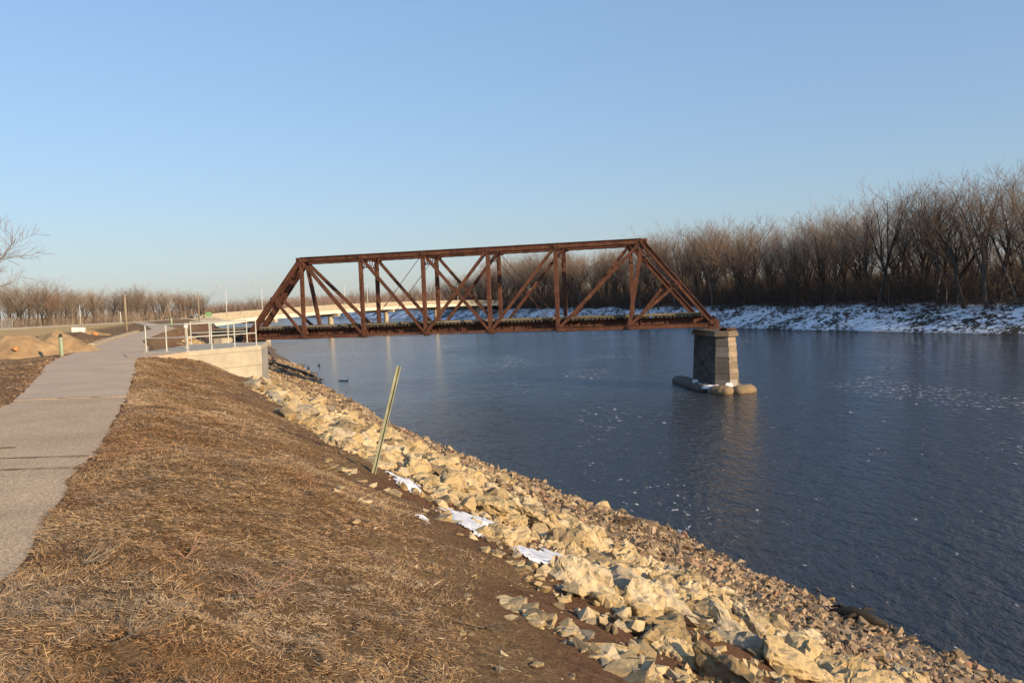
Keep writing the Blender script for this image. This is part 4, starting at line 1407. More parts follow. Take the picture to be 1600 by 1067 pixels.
# ------------------------------------------------------------------ limestone riprap
def rock_arrays(seed, npts=16, sub=2, rough=0.05, elong=(1.3, 0.95, 0.7)):
    """an angular quarried block: hull of points near the faces of a box, split and chipped"""
    rr = random.Random(seed)
    bm = bmesh.new()
    for k in range(npts):
        p = [rr.uniform(-1, 1) for _ in range(3)]
        ax = rr.randrange(3)
        p[ax] = math.copysign(rr.uniform(0.8, 1.0), p[ax])
        l = math.sqrt(sum(c * c for c in p))
        if l > 1.32: p = [c * 1.32 / l for c in p]
        bm.verts.new([c * e * 0.5 for c, e in zip(p, elong)])
    r = bmesh.ops.convex_hull(bm, input=bm.verts)
    for g in (r.get('geom_unused', []) + r.get('geom_interior', [])):
        if isinstance(g, bmesh.types.BMVert) and g.is_valid: bm.verts.remove(g)
    bmesh.ops.dissolve_limit(bm, angle_limit=0.22, verts=bm.verts, edges=bm.edges)
    if sub:
        bmesh.ops.bevel(bm, geom=list(bm.edges), offset=0.035, segments=1, affect='EDGES')
        bmesh.ops.triangulate(bm, faces=bm.faces)
        for _ in range(sub):
            long_e = [e for e in bm.edges if e.calc_length() > (0.30, 0.19, 0.11)[_]]
            if long_e: bmesh.ops.subdivide_edges(bm, edges=long_e, cuts=1)
            bmesh.ops.triangulate(bm, faces=bm.faces)
    else:
        bmesh.ops.triangulate(bm, faces=bm.faces)
    bm.normal_update()
    bm.verts.index_update()
    v = np.array([x.co[:] for x in bm.verts])
    nr = np.array([x.normal[:] for x in bm.verts])
    if sub:
        d = (fbm(v[:, 0] * 3.1 + seed, v[:, 1] * 3.1 + v[:, 2] * 4.7, seed) - 0.5) * rough * 2.4 + (vnoise(v[:, 0] * 9 + v[:, 2] * 5, v[:, 1] * 9 + v[:, 2] * 7, seed + 1) - 0.5) * rough
        d -= 0.05 * (np.abs(np.sin((v[:, 2] + 0.25 * v[:, 0]) * 17 + seed)) < 0.25) * (sub > 2)
        v = v + nr * d[:, None]
    f = np.array([[q.index for q in p.verts] for p in bm.faces])
    bm.free()
    return v, f
BIG = [rock_arrays(100 + k, random.Random(k).randint(11, 18), 3, 0.085, (random.Random(k + 50).uniform(1.2, 1.9), random.Random(k + 90).uniform(.8, 1.1), random.Random(k + 130).uniform(.42, .78))) for k in range(16)]
SML = [rock_arrays(300 + k, 11, 0, 0, (1.3, .95, .65)) for k in range(10)]
GRV = [rock_arrays(500 + k, 8, 0, 0, (1.2, 1.0, .6)) for k in range(6)]
BIG_ME = [np_mesh('boulder', v, [f]) for v, f in BIG]
for m_ in BIG_ME: m_.materials.append(M['rock'])

def rot_mats(n, tilt, rng):
    a = rng.uniform(0, 2 * np.pi, n); b = rng.normal(0, tilt, n); c = rng.normal(0, tilt, n)
    ca, sa, cb, sb, cc, sc = np.cos(a), np.sin(a), np.cos(b), np.sin(b), np.cos(c), np.sin(c)
    Rz = np.zeros((n, 3, 3)); Rz[:, 0, 0] = ca; Rz[:, 0, 1] = -sa; Rz[:, 1, 0] = sa; Rz[:, 1, 1] = ca; Rz[:, 2, 2] = 1
    Rx = np.zeros((n, 3, 3)); Rx[:, 0, 0] = 1; Rx[:, 1, 1] = cb; Rx[:, 1, 2] = -sb; Rx[:, 2, 1] = sb; Rx[:, 2, 2] = cb
    Ry = np.zeros((n, 3, 3)); Ry[:, 1, 1] = 1; Ry[:, 0, 0] = cc; Ry[:, 0, 2] = sc; Ry[:, 2, 0] = -sc; Ry[:, 2, 2] = cc
    return Rx @ Ry @ Rz, a
def joined_rocks(name, kinds, pos, size, tilt, mat, label, flat=None):
    rng = np.random.default_rng(len(pos))
    V, F, A = [], [], []
    off = 0
    idx = rng.integers(0, len(kinds), len(pos))
    R, _ = rot_mats(len(pos), tilt, rng)
    rnd = rng.uniform(0, 1, len(pos))
    for k, (v, f) in enumerate(kinds):
        sel = np.where(idx == k)[0]
        if not len(sel): continue
        vv = v[None] * (np.array([1, 1, 1 if flat is None else flat]))
        w = np.einsum('nij,nvj->nvi', R[sel], np.repeat(vv, len(sel), 0)) * size[sel][:, None, None] + pos[sel][:, None, :]
        V.append(w.reshape(-1, 3))
        F.append((f[None] + (np.arange(len(sel)) * len(v))[:, None, None] + off).reshape(-1, 3))
        A.append(np.repeat(rnd[sel], len(v)))
        off += len(sel) * len(v)
    me = np_mesh(name, np.vstack(V), [np.vstack(F)], False, {'rnd': np.concatenate(A)})
    o = link(name, me, mat)
    o['kind'] = 'stuff'
    o['label'] = label
    return o
def slope_pos(s, y, dz=0.0):
    x = shore_x(y) - s / 0.905
    return np.stack([x, y, ground_h(x, y) + dz], -1)
def plat_mask(x, y):
    # inside or under the overlook platform
    return (x > -15.8) & (x < -10.6 + (y - 35.9) * -0.2) & (y > 32.3) & (y < 40.2) & (x < -12.95 + (y - 32.6) * 0.66)

rng = np.random.default_rng(5)
# boulders by dart throwing, crowded near the middle of the slope
cand_n = 90000
cy = 3.0 + 97 * rng.uniform(0, 1, cand_n) ** 1.9
cs = 5.9 + 8.7 * rng.beta(1.3, 1.05, cand_n) - np.clip((cy - 24) / 30, 0, 1) * 0.8
csz = np.clip(rng.lognormal(math.log(0.175), 0.52, cand_n), 0.09, 0.66)
csz *= np.clip(0.95 + cy / 80, 0.9, 1.25)
csz *= np.where(cs > 13.2, 0.72, 1.0) * np.where(cs < 7.2, 0.7, 1.0)
edge = 13.75 + np.clip(cy - 8, 0, 10) * 0.06 + (fbm(cy * 0.5, cy * 0, 51) - 0.5) * 1.4
ok = cs < edge
gap = fbm(cs * 0.55, cy * 0.55, 52)
ok &= (gap < 0.56) | (cs < 9.5)
pts_xy = np.stack([shore_x(cy) - cs / 0.905, cy], -1)
ok &= ~plat_mask(pts_xy[:, 0], pts_xy[:, 1])
ok &= ((pts_xy[:, 0] - base.x) ** 2 + (pts_xy[:, 1] - base.y) ** 2) > 0.2
SNOW = [[(612, 742), (640, 752), (662, 768), (640, 768), (622, 756)],
        [(686, 795), (725, 801), (762, 813), (794, 827), (770, 840), (742, 836), (712, 816)],
        [(798, 848), (840, 856), (880, 870), (918, 887), (885, 891), (845, 883), (812, 867)],
        [(640, 798), (664, 806), (652, 812)]]
snow_w = [[tuple(on_ground(*q).xy) for q in pg] for pg in SNOW]
def in_poly(x, y, pg, pad=0.0):
    cx, cy_ = sum(p[0] for p in pg) / len(pg), sum(p[1] for p in pg) / len(pg)
    r = np.zeros(np.shape(x), bool)
    for k in range(len(pg)):
        (x0, y0), (x1, y1) = pg[k], pg[(k + 1) % len(pg)]
        c = ((y0 > y) != (y1 > y)) & (x < (x1 - x0) * (y - y0) / (y1 - y0 + 1e-12) + x0)
        r ^= c
    return r
def snow_mask(x, y):
    r = np.zeros(np.shape(x), bool)
    for pg in snow_w: r |= in_poly(x, y, pg)
    return r
for dx_, dy_ in ((0, 0), (.16, 0), (-.16, 0), (0, .2), (0, -.3)):
    ok &= ~(snow_mask(pts_xy[:, 0] + dx_, pts_xy[:, 1] + dy_) & (rng.uniform(0, 1, cand_n) < 0.97))
order = np.argsort(-csz * rng.uniform(0.6, 1.0, cand_n))
cell = {}
keep = []
for i in order:
    if not ok[i]: continue
    x, y = pts_xy[i]
    r = csz[i] * 0.47
    gx, gy = int(x // 0.55), int(y // 0.55)
    hit = False
    for a in (-1, 0, 1):
        for b2 in (-1, 0, 1):
            for (qx, qy, qr) in cell.get((gx + a, gy + b2), ()):
                if (qx - x) ** 2 + (qy - y) ** 2 < (r + qr) ** 2 * 0.80: hit = True; break
            if hit: break
        if hit: break
    if hit: continue
    cell.setdefault((gx, gy), []).append((x, y, r))
    keep.append(i)
    if len(keep) > 11000: break
keep = np.array(keep)
app = csz[keep] / np.hypot(cy[keep], 4)
inview = (np.abs(pts_xy[keep, 0] / cy[keep]) < 0.66) & (cy[keep] > 4.2)
rank = np.argsort(-np.where(inview, app, 0))
indiv, rest = keep[rank[:285]], keep[rank[285:]]
P_ = slope_pos(cs[indiv], cy[indiv])
def rock_words(p, size):
    k = 'larger' if size > 0.30 else 'smaller'
    if p[1] > 24: return k + ' tan limestone block on the bank below the wing wall', k + ' limestone blocks below the wing wall'
    if abs(p[1] - base.y) < 2.2 and p[0] - base.x < 2.2: return k + ' angular tan limestone block close beside the leaning green post', k + ' limestone blocks beside the leaning post'
    if p[1] > base.y: return k + ' tan limestone block between the leaning post and wing wall', k + ' limestone blocks beyond the leaning post'
    if min(math.hypot(p[0] - sum(q[0] for q in pg) / len(pg), p[1] - sum(q[1] for q in pg) / len(pg)) for pg in snow_w) < 1.1:
        return k + ' tan limestone block lying against the old snow strips', k + ' limestone blocks against the snow strips'
    if p[1] > 8.6: return k + ' angular tan limestone block in the middle riprap, between snow strips and gravel', k + ' limestone blocks of the middle slope'
    return k + ' angular tan limestone block nearest the camera, low in the photo', k + ' limestone blocks nearest the camera'
big_label = {}
for j, i in enumerate(indiv):
    me = BIG_ME[(j * 7 + i) % len(BIG_ME)]
    o = link('boulder', me)
    z = P_[j]
    o.location = (z[0], z[1], z[2] + csz[i] * 0.16)
    # blocks lie roughly along the slope
    o.rotation_euler = Matrix.Rotation(rng.normal(0.42, 0.25), 3, Vector((0.42, 0.907, 0))).to_euler()
    o.rotation_euler.rotate_axis('Z', rng.uniform(0, 6.28))
    o.rotation_euler.rotate_axis('X', rng.normal(0, 0.16) + (math.pi if rng.random() < 0.5 else 0))
    q = csz[i] * rng.uniform(0.92, 1.12)
    o.scale = (q, q * rng.uniform(.9, 1.1), q * rng.uniform(.85, 1.15))
    lb, gr_ = rock_words(z, csz[i])
    bd = ', low by the gravel' if cs[i] < 8.6 else (', high by the soil' if cs[i] > 12.2 else ', midway up the slope')
    lb, gr_ = lb.replace(', low in the photo', '').replace(', between snow strips and gravel', '') + bd, gr_ + bd
    tag(o, lb, 'boulder', gr_)
MED = [rock_arrays(700 + k, 13, 1, 0.05, (1.35, .95, .7)) for k in range(10)]
far_ = cy[rest] > 22
pp = slope_pos(cs[rest], cy[rest]); pp[:, 2] += csz[rest] * 0.15
joined_rocks('riprap_boulders', SML, pp[far_], csz[rest][far_], 0.35, M['rock_attr'], 'pale limestone riprap farther along the bank towards the bridge')
pp, rest = pp[~far_], rest[~far_]
joined_rocks('riprap_boulders', MED, pp, csz[rest], 0.35, M['rock_attr'], 'pale limestone riprap covering the bank as far as the bridge')
# filler rubble between the blocks
n = 26000
y = 3.0 + 95 * rng.uniform(0, 1, n) ** 1.8
s = 5.2 + 9.6 * rng.beta(1.2, 1.15, n)
lim = 14.3 + (fbm(y * 0.9, y * 0, 53) - 0.5) * 1.8
m = (s < lim); y, s = y[m], s[m]
sz = np.clip(rng.lognormal(math.log(0.07), 0.5, len(y)), 0.025, 0.2)
p = slope_pos(s, y); m = ~plat_mask(p[:, 0], p[:, 1]) & ~(snow_mask(p[:, 0], p[:, 1]) & (rng.uniform(0, 1, len(y)) < 0.95)); p, sz = p[m], sz[m]
p[:, 2] += sz * 0.18
joined_rocks('riprap_rubble', SML, p, sz, 0.5, M['rock_attr'], 'small broken limestone rubble between the boulders')
# flat flagstones and chips pushing through the soil at the top of the bank (two nests near the camera)
F_p, F_s = [], []
for (px, py, rx, ry, num) in ((858, 978, .42, .35, 80), (925, 1018, .55, .30, 90), (800, 880, .35, .16, 26), (560, 745, .9, .25, 30), (475, 668, 1.1, .3, 32), (1000, 1045, .4, .2, 36), (690, 812, .3, .12, 14), (530, 765, .6, .15, 14)):
    c = on_ground(px, py)
    for k in range(num):
        a, q = rng.uniform(0, 6.28), math.sqrt(rng.uniform(0, 1))
        dx, dy = q * rx * math.cos(a), q * ry * math.sin(a)
        x, yy = c.x + dx * .85 - dy * .3, c.y + dy - dx * .8
        F_p.append((x, yy, float(ground_h(x, yy)) + 0.008)); F_s.append(float(np.clip(rng.lognormal(math.log(.075), .55), .02, .26)))
for k in range(420):
    yy = 3.2 + 30 * rng.uniform() ** 1.6; ss = rng.uniform(14.2, 16.2)
    q = slope_pos(np.array([ss]), np.array([yy]))[0]
    if plat_mask(q[0], q[1]): continue
    F_p.append((q[0], q[1], q[2] + .004)); F_s.append(float(np.clip(rng.lognormal(math.log(.03), .5), .012, .10)))
joined_rocks('flagstone_chips', SML, np.array(F_p), np.array(F_s), 0.18, M['rock_attr'], 'flat pale limestone chips half buried in the soil', 0.55)
# gravel apron down to the water
n = 60000
y = 12.0 + 120 * rng.uniform(0, 1, n) ** 1.8
s = rng.uniform(-0.5, 8.0, n) 
w_ = 6.9 + (fbm(y * 0.5, y * 0, 55) - 0.5) * 2
m = s < w_; y, s = y[m], s[m]
sz = np.clip(rng.lognormal(math.log(0.07), 0.5, len(y)), 0.028, 0.3) * (1 + y / 60)
p = slope_pos(s, y); p[:, 2] += sz * 0.15
joined_rocks('shore_gravel', GRV, p, sz, 0.5, M['gravel'], 'brown gravel and cobbles down to the waterline')
# single stones at the water's edge
def lone(px, py, size, label, zoff=0.1, mat=None, at_water=False, flat=1.0, k=3, rz=0.5):
    if at_water:
        r = pixray(px, py); c = r * (-EYE / r.z); c = Vector((c.x, c.y, 0))
    else: c = on_ground(px, py)
    me = BIG_ME[k]
    if mat is not None:
        me = me.copy(); me.materials.clear(); me.materials.append(mat)
    o = tag(link('boulder', me, None), label, 'boulder')
    o.location = c + Vector((0, 0, zoff)); o.scale = (size, size, size * flat); o.rotation_euler = (0.2, 0.1, rz)
    return o
lone(938, 796, 0.62, 'lone pale boulder standing in the shallow water off the gravel edge', 0.18, None, True, 1.0, 5)
lone(1500, 1034, 0.46, 'rounded pale boulder on the gravel near the photo\'s lower right corner', 0.16, None, False, 1.0, 7)
lone(980, 822, 0.62, 'dark brown squarish boulder on the gravel by the water, below the lone one', 0.2, M['gravel'], False, 1.0, 2)
lone(600, 732, 0.30, 'small pale stone just right of the leaning green post\'s foot', 0.05, None, False, .7, 9)
# dark stump at the waterline
c = on_ground(1338, 972)
b = MB()
b.tube([c + Vector((-.8, .5, .04)), c + Vector((-.45, .3, .13)), c + Vector((-.1, .05, .20)), c + Vector((.2, -.2, .17)), c + Vector((.6, -.5, .05))], [.05, .12, .19, .17, .07], 8)
b.tube([c + Vector((-.1, .05, .25)), c + Vector((-.32, .35, .3)), c + Vector((-.5, .5, .22))], [.08, .05, .02], 6); b.tube([c + Vector((.1, -.1, .2)), c + Vector((.3, .1, .3)), c + Vector((.55, .05, .24))], [.08, .05, .02], 6)
b.tube([c + Vector((.0, -.05, .2)), c + Vector((-.25, -.25, .26)), c + Vector((-.45, -.2, .12))], [.07, .05, .02], 6)
tag(b.build('driftwood_stump', M['wood_dark'], smooth=True), 'dark waterlogged stump lying on the gravel at the water\'s edge, lower right', 'stump')

# old snow lying between the blocks
gh = lambda x, y: float(ground_h(x, y))
for pg, lb, th in zip(snow_w, ('narrow old snow strip among the blocks right of the leaning post', 'longest old snow strip among the limestone blocks',
                               'old snow strip below the longest one, beside large blocks', 'smallest old snow scrap at the edge of the red soil'), (.03, .035, .035, .025)):
    snow_patch('snow_patch', pg, gh, th, None, lb)

# ------------------------------------------------------------------ dry matted grass
def blades(name, n, yfun, xfun, keepf, lens, label, seed, upright=0.5, wide=0.0023):
    rng = np.random.default_rng(seed)
    y = yfun(rng, n)
    x = xfun(rng, y)
    m = keepf(rng, x, y)
    x, y = x[m], y[m]
    n = len(x)
    z = ground_h(x, y)
    patch = fbm(x * 1.3, y * 1.3, 81)
    clump = fbm(x * 5, y * 5, 83)
    L = rng.uniform(lens[0], lens[1], n) * (0.6 + 0.8 * clump)
    az = 2.2 + (fbm(x * 0.6, y * 0.6, 85) - 0.5) * 7 + rng.normal(0, 0.9, n)
    el = np.abs(rng.normal(0.12, upright * (0.5 + clump), n))
    w = wide * rng.uniform(0.6, 1.5, n) * (1 + y / 11)
    d = np.stack([np.cos(az) * np.cos(el), np.sin(az) * np.cos(el), np.sin(el)], -1)
    sd = np.stack([-np.sin(az), np.cos(az), rng.normal(0, 0.5, n)], -1)
    p = np.stack([x, y, z + rng.uniform(-0.004, 0.02, n) * (0.4 + clump)], -1)
    bend = rng.normal(0, 0.35, n)
    side = np.stack([-np.sin(az), np.cos(az), 0 * az], -1)
    mid = p + d * (L * .5)[:, None]
    tip = p + d * L[:, None] + side * (L * bend * .5)[:, None] - np.array([0, 0, 1]) * (L * np.sin(el) * rng.uniform(0.1, .8, n))[:, None]
    h = sd * (w / 2)[:, None]
    if L.max() < 0.11:
        V = np.stack([p - h, p + h, tip + h * .35, tip - h * .35], 1).reshape(-1, 3)
        F, k_ = [np.arange(n)[:, None] * 4 + np.array([[0, 1, 2, 3]])], 4
    else:
        V = np.stack([p - h, p + h, mid - h * .8, mid + h * .8, tip], 1).reshape(-1, 3)
        b = np.arange(n)[:, None] * 5
        F, k_ = [b + np.array([[0, 1, 3, 2]]), b + np.array([[2, 3, 4]])], 5
    rnd = np.clip(0.5 + (patch - 0.5) * 0.7 + rng.normal(0, 0.24, n), 0, 1)
    me = np_mesh(name, V, F, False, {'rnd': np.repeat(rnd, k_)})
    o = link(name, me, M['blade'])
    return tag(o, label, kind='stuff')
def near_keep(rng, x, y):
    L, R = path_edges(y)
    s = off_shore(x, y)
    n2 = fbm(x * 1.7, y * 1.7, 43); n1 = fbm(x * 0.5, y * 0.5, 41)
    edge = 15.0 + (n1 - 0.5) * 2.4 + (n2 - 0.5) * 1.4
    over = (vnoise(x * 3, y * 3, 87) - 0.62) * 0.35          # tufts creep over the asphalt edge
    m = (x > R - np.maximum(over, -0.02)) & (s > edge - 0.2)
    bald = fbm(x * 2.1, y * 2.1, 89)
    m &= (bald < 0.66) | (rng.uniform(0, 1, len(x)) < 0.35)
    soilish = np.clip((s - edge) / 1.1, 0.06, 1)
    m &= rng.uniform(0, 1, len(x)) < soilish
    return m & ~plat_mask(x, y)
def x_right(rng, y):
    L, R = path_edges(y)
    return R - 0.15 + rng.uniform(0, 1, len(y)) * (shore_x(y) - 13.6 / 0.905 - R + 0.3)
blades('dry_grass', 1150000, lambda r, n: 2.9 + 32 * r.uniform(0, 1, n) ** 2.0, x_right, near_keep, (0.02, 0.062), 'matted dry tan grass between the path and the rocks', 91, 0.28)
# left of the path
def x_left(rng, y):
    L, R = path_edges(y)
    return L + 0.04 - rng.uniform(0, 1, len(y)) ** 1.6 * 9
def left_keep(rng, x, y):
    L, R = path_edges(y)
    d = ((x + 24) / 9) ** 2 + ((y - 38) / 13) ** 2
    return (x < L + 0.03) & (rng.uniform(0, 1, len(x)) < np.clip(d - 0.15, 0.03, 1) * (0.2 + fbm(x, y, 93)))
blades('dry_grass', 60000, lambda r, n: 10 + 45 * r.uniform(0, 1, n) ** 1.3, x_left, left_keep, (0.05, 0.14), 'sparse dry grass left of the path', 95, 0.35)
# taller dead stalks standing here and there
def stalks_keep(rng, x, y): return near_keep(rng, x, y) & (fbm(x * .8, y * .8, 97) > 0.5)
blades('dead_stalks', 2600, lambda r, n: 3.0 + 26 * r.uniform(0, 1, n) ** 1.9, x_right, stalks_keep, (0.08, 0.20), 'taller dead grass stalks in the matted grass', 99, 0.75, 0.0024)

def weed(px, py, size, n, label, seed, spread=1.0, mat='twig_red', name='dry_weed'):
    """a dead weed: forked dry stems fanning from one root"""
    c = on_ground(px, py)
    rr = random.Random(seed)
    b = MB()
    def stem(p, d, l, r, lv):
        pts = [p]
        q = p
        for k in range(3):
            d = (d + Vector((rr.uniform(-.25, .25), rr.uniform(-.25, .25), rr.uniform(-.18, .12)))).normalized()
            q = q + d * (l / 3)
            pts.append(q)
        b.tube(pts, [r, r * .8, r * .6, r * .3], 4, False)
        if lv > 0:
            for j in range(rr.randint(1, 3)):
                e = (d + Vector((rr.uniform(-.8, .8), rr.uniform(-.8, .8), rr.uniform(-.2, .5)))).normalized()
                stem(pts[rr.randint(1, 3)], e, l * rr.uniform(.35, .6), r * .6, lv - 1)
    for k in range(n):
        a = rr.uniform(0, 6.28)
        e = rr.uniform(0.08, 0.8)
        stem(Vector((0, 0, 0)), Vector((math.cos(a) * spread, math.sin(a) * spread, e)).normalized(), size * rr.uniform(.6, 1.1), 0.0035, 2)
    o = tag(b.build(name, M[mat]), label, 'weed', 'dead weeds in the grass')
    o.location = c + Vector((0, 0, 0.01))
    return o
weed(205, 1012, 0.36, 7, 'pale forked dead weed lying flat, lowest in the grass', 1, 1.2, 'wood_grey')
weed(410, 935, 0.30, 12, 'reddish dead weed with fine upright stems, right of the pale forked one', 2, 1.0)
weed(290, 880, 0.24, 8, 'small tan dead weed upright in the middle of the grass', 3, .8)
weed(130, 888, 0.26, 6, 'pale dead weed lying near the path edge', 4, 1.3, 'wood_grey')
weed(745, 845, 0.55, 9, 'long dead stems matted by the soil above the snow strips', 5, 1.5)
weed(760, 985, 0.34, 4, 'single curved dead stalk left of the flagstones', 6, 1.2, 'wood_grey')
weed(545, 700, 0.5, 3, 'thin upright dead stem left of the leaning green post', 7, .35)
weed(1020, 745, 0.5, 3, 'thin dead stem at the waterline right of the boulders', 8, .3)

# ------------------------------------------------------------------ bare trees
def tree_arrays(seed, H=20.0, spread=1.0, n_limb=7, trunk_frac=0.42, fine=1.0, twig_r=0.022, forks=1):
    """bare deciduous tree. returns (trunk verts, faces), (crown verts, faces); base at the origin"""
    rr = random.Random(seed)
    TV, TF, CV, CF = [], [], [], []
    def tube(V, F, pts, rads, n):
        base_ = len(V)
        for i, p in enumerate(pts):
            d = (pts[min(i + 1, len(pts) - 1)] - pts[max(i - 1, 0)])
            d.normalize()
            a = d.cross(Vector((0.31, 0.2, 0.93)))
            if a.length < 1e-3: a = d.cross(Vector((1, 0, 0)))
            a.normalize()
            c = d.cross(a)
            if i == len(pts) - 1 and rads[i] < 0.012:
                V.append(p)
            else:
                for k in range(n):
                    t = 6.2832 * k / n
                    V.append(p + (a * math.cos(t) + c * math.sin(t)) * rads[i])
        last_tip = rads[-1] < 0.012
        for i in range(len(pts) - 1):
            if i == len(pts) - 2 and last_tip:
                tip = base_ + (len(pts) - 1) * n
                for k in range(n): F.append((base_ + i * n + k, base_ + i * n + (k + 1) % n, tip))
            else:
                for k in range(n):
                    q = (base_ + i * n + k, base_ + i * n + (k + 1) % n, base_ + (i + 1) * n + (k + 1) % n, base_ + (i + 1) * n + k)
                    F.append((q[0], q[1], q[2])); F.append((q[0], q[2], q[3]))
    def branch(p, d, l, r, lv):
        nseg = (5, 4, 3, 2, 1)[lv]
        wob = (0.05, 0.08, 0.09, 0.11, 0.13)[lv]
        pts, dirs = [p], [d]
        q = p
        for k in range(nseg):
            d = (d + Vector((rr.gauss(0, wob), rr.gauss(0, wob), rr.gauss(0.05 if lv else 0.0, wob * .6) + (0.06 if 0 < lv < 4 else 0)))).normalized()
            q = q + d * (l / nseg)
            pts.append(q); dirs.append(d)
        end = r * (0.45, 0.35, 0.4, 0.5, 0.0)[lv]
        rads = [r + (end - r) * k / nseg for k in range(nseg + 1)]
        if lv <= 2: tube(TV, TF, pts, rads, (7, 5, 3)[lv])
        else: tube(CV, CF, pts, rads, 3)
        if lv == 4: return
        cnt = (n_limb + 2, 7, int(6 * fine), int(6 * fine))[lv]
        for j in range(cnt):
            t = ((0.34 if lv == 0 else 0.22) + (0.66 if lv == 0 else 0.78) * (j + rr.random()) / cnt)
            f = min(t, 0.999) * nseg
            i = int(f)
            pp = pts[i].lerp(pts[i + 1], f - i)
            bd = dirs[i + 1]
            ang = math.radians(rr.uniform(24, 54) if lv else rr.uniform(20, 46)) * (spread if lv < 2 else 1)
            ax = bd.cross(Vector((rr.gauss(0, 1), rr.gauss(0, 1), rr.gauss(0, 1))))
            ax.normalize()
            nd = Matrix.Rotation(ang, 3, ax) @ bd
            if lv == 0: nd.z = abs(nd.z) * 0.9 + 0.12; nd.normalize()
            ll = l * (rr.uniform(.62, .98) if lv == 0 else rr.uniform(.36, .62) * (1.15 - 0.4 * t))
            branch(pp, nd, ll, max(rads[i] * (0.54, 0.46, 0.45, 0.4)[lv], twig_r * (1.5 if lv < 3 else 1.0)), lv + 1)
    lean = Vector((rr.gauss(0, .06), rr.gauss(0, .06), 1)).normalized()
    if forks == 1:
        branch(Vector((0, 0, -0.4)), lean, H * (trunk_frac + .22), H * 0.0155, 0)
    else:
        for k in range(forks):
            a = 6.28 * k / forks + rr.random()
            branch(Vector((math.cos(a) * .2, math.sin(a) * .2, -0.4)), Vector((math.cos(a) * .24, math.sin(a) * .24, 1)).normalized(), H * (trunk_frac + .2), H * 0.0125, 0)
    tv, cv = np.array([v[:] for v in TV]), np.array([v[:] for v in CV])
    top = np.percentile(cv[:, 2], 99.5)
    k = H / top
    return (tv * k, np.array(TF)), (cv * k, np.array(CF))

TREES = []
specs = [dict(seed=1, n_limb=7, spread=.9, twig_r=.0105), dict(seed=2, n_limb=8, spread=.75, twig_r=.0105), dict(seed=3, n_limb=6, spread=1.1, forks=2, twig_r=.0105),
         dict(seed=4, n_limb=9, spread=.8, trunk_frac=.5, twig_r=.0105), dict(seed=5, n_limb=7, spread=1.0, trunk_frac=.35, twig_r=.0105), dict(seed=6, n_limb=6, spread=.7, forks=3, twig_r=.0105),
         dict(seed=7, n_limb=8, spread=.95, twig_r=.0105), dict(seed=8, n_limb=8, spread=.85, trunk_frac=.38, twig_r=.0105)]
for k, sp_ in enumerate(specs):
    (tv_, tf_), (cv_, cf_) = tree_arrays(**sp_)
    a, c = np_mesh('trunk', tv_, [tf_], True), np_mesh('crown', cv_, [cf_], False)
    TREES.append((a, c, (tv_, tf_), (cv_, cf_)))
TM = {}
def tree(kind, loc, h, rz, label, group, bark='bark', twig='twig', name='bare_tree', wide=1.0):
    r = empty(name, loc, rz, label, 'tree', group)
    s = h / 20.0
    r.scale = (s * wide, s * wide, s)
    for nm, me_, mt in (('trunk', TREES[kind][0], bark), ('crown', TREES[kind][1], twig)):
        o = link(nm, me_, None, r)
        if len(me_.materials) == 0: me_.materials.append(M['bark'])
        o.material_slots[0].link = 'OBJECT'
        o.material_slots[0].material = M[mt]
    return r

# far bank wood: skyline heights read off the photograph (column, height of the canopy top)
SKY_PX = np.array([700, 740, 790, 830, 880, 940, 990, 1020, 1060, 1100, 1140, 1175, 1205, 1225, 1250, 1300, 1340, 1400, 1450, 1490, 1530, 1600, 1800])
SKY_Y = np.array([424, 428, 398, 393, 391, 386, 386, 362, 350, 338, 330, 342, 368, 362, 337, 325, 316, 295, 280, 300, 268, 264, 258])
def wanted_h(x, y, zb):
    px = 800 + FPX * x / y + 0.0354 * -60
    yy = float(np.interp(px, SKY_PX, SKY_Y))
    r = pixray(px, yy)
    return (r.z / r.y * y + EYE) - zb, px
rg = np.random.default_rng(77)
n_far = 0
rows = ((12.5, 6.3, 1.0), (21, 6.2, 1.0), (31, 5.8, 0.88), (43, 5.8, 0.74))
for off, gap_, k_ in rows:
    t = 95.0
    while t < seg[11] + 35:
        tt, oo = t + rg.uniform(-2, 2), off + rg.uniform(-3, 3.5)
        x, y = map(float, far_pt(tt, oo))
        z = float(far_h(tt, oo))
        h, px = wanted_h(x, y, z)
        step = gap_ * (1 + max(0, y - 250) / 350)
        t += step * rg.uniform(.7, 1.3)
        if px > 1760 or x / y > 0.9: continue
        hh = max(8.0, h * k_ * (rg.uniform(.88, 1.10) if off < 25 else rg.uniform(.8, 1.05) if off < 36 else rg.uniform(.72, .95)))
        if n_far >= 285: break
        zn = ('seen through the left half of the truss', 'seen through the right half of the truss', 'behind the truss\'s upper right corner', 'just right of the truss\'s sloping end',
              'in the treeline\'s low dip', 'climbing right of the treeline\'s dip', 'in the right-hand wood\'s tall middle', 'among the tallest at the photo\'s right edge')[int(np.searchsorted([770, 900, 1010, 1130, 1240, 1360, 1490], px))]
        rw = 'front-row bare tree across the river, ' if off < 20 else 'bare tree deeper in the wood, '
        lb, gr2 = rw + zn, rw.strip(', ') + ' ' + zn
        tree(int(rg.integers(0, 8)), (x, y, z - .1), min(hh, 27), rg.uniform(0, 6.28), lb, gr2,
             twig='twig' if rg.uniform() < .8 else 'twig_red', wide=rg.uniform(.95, 1.25))
        n_far += 1
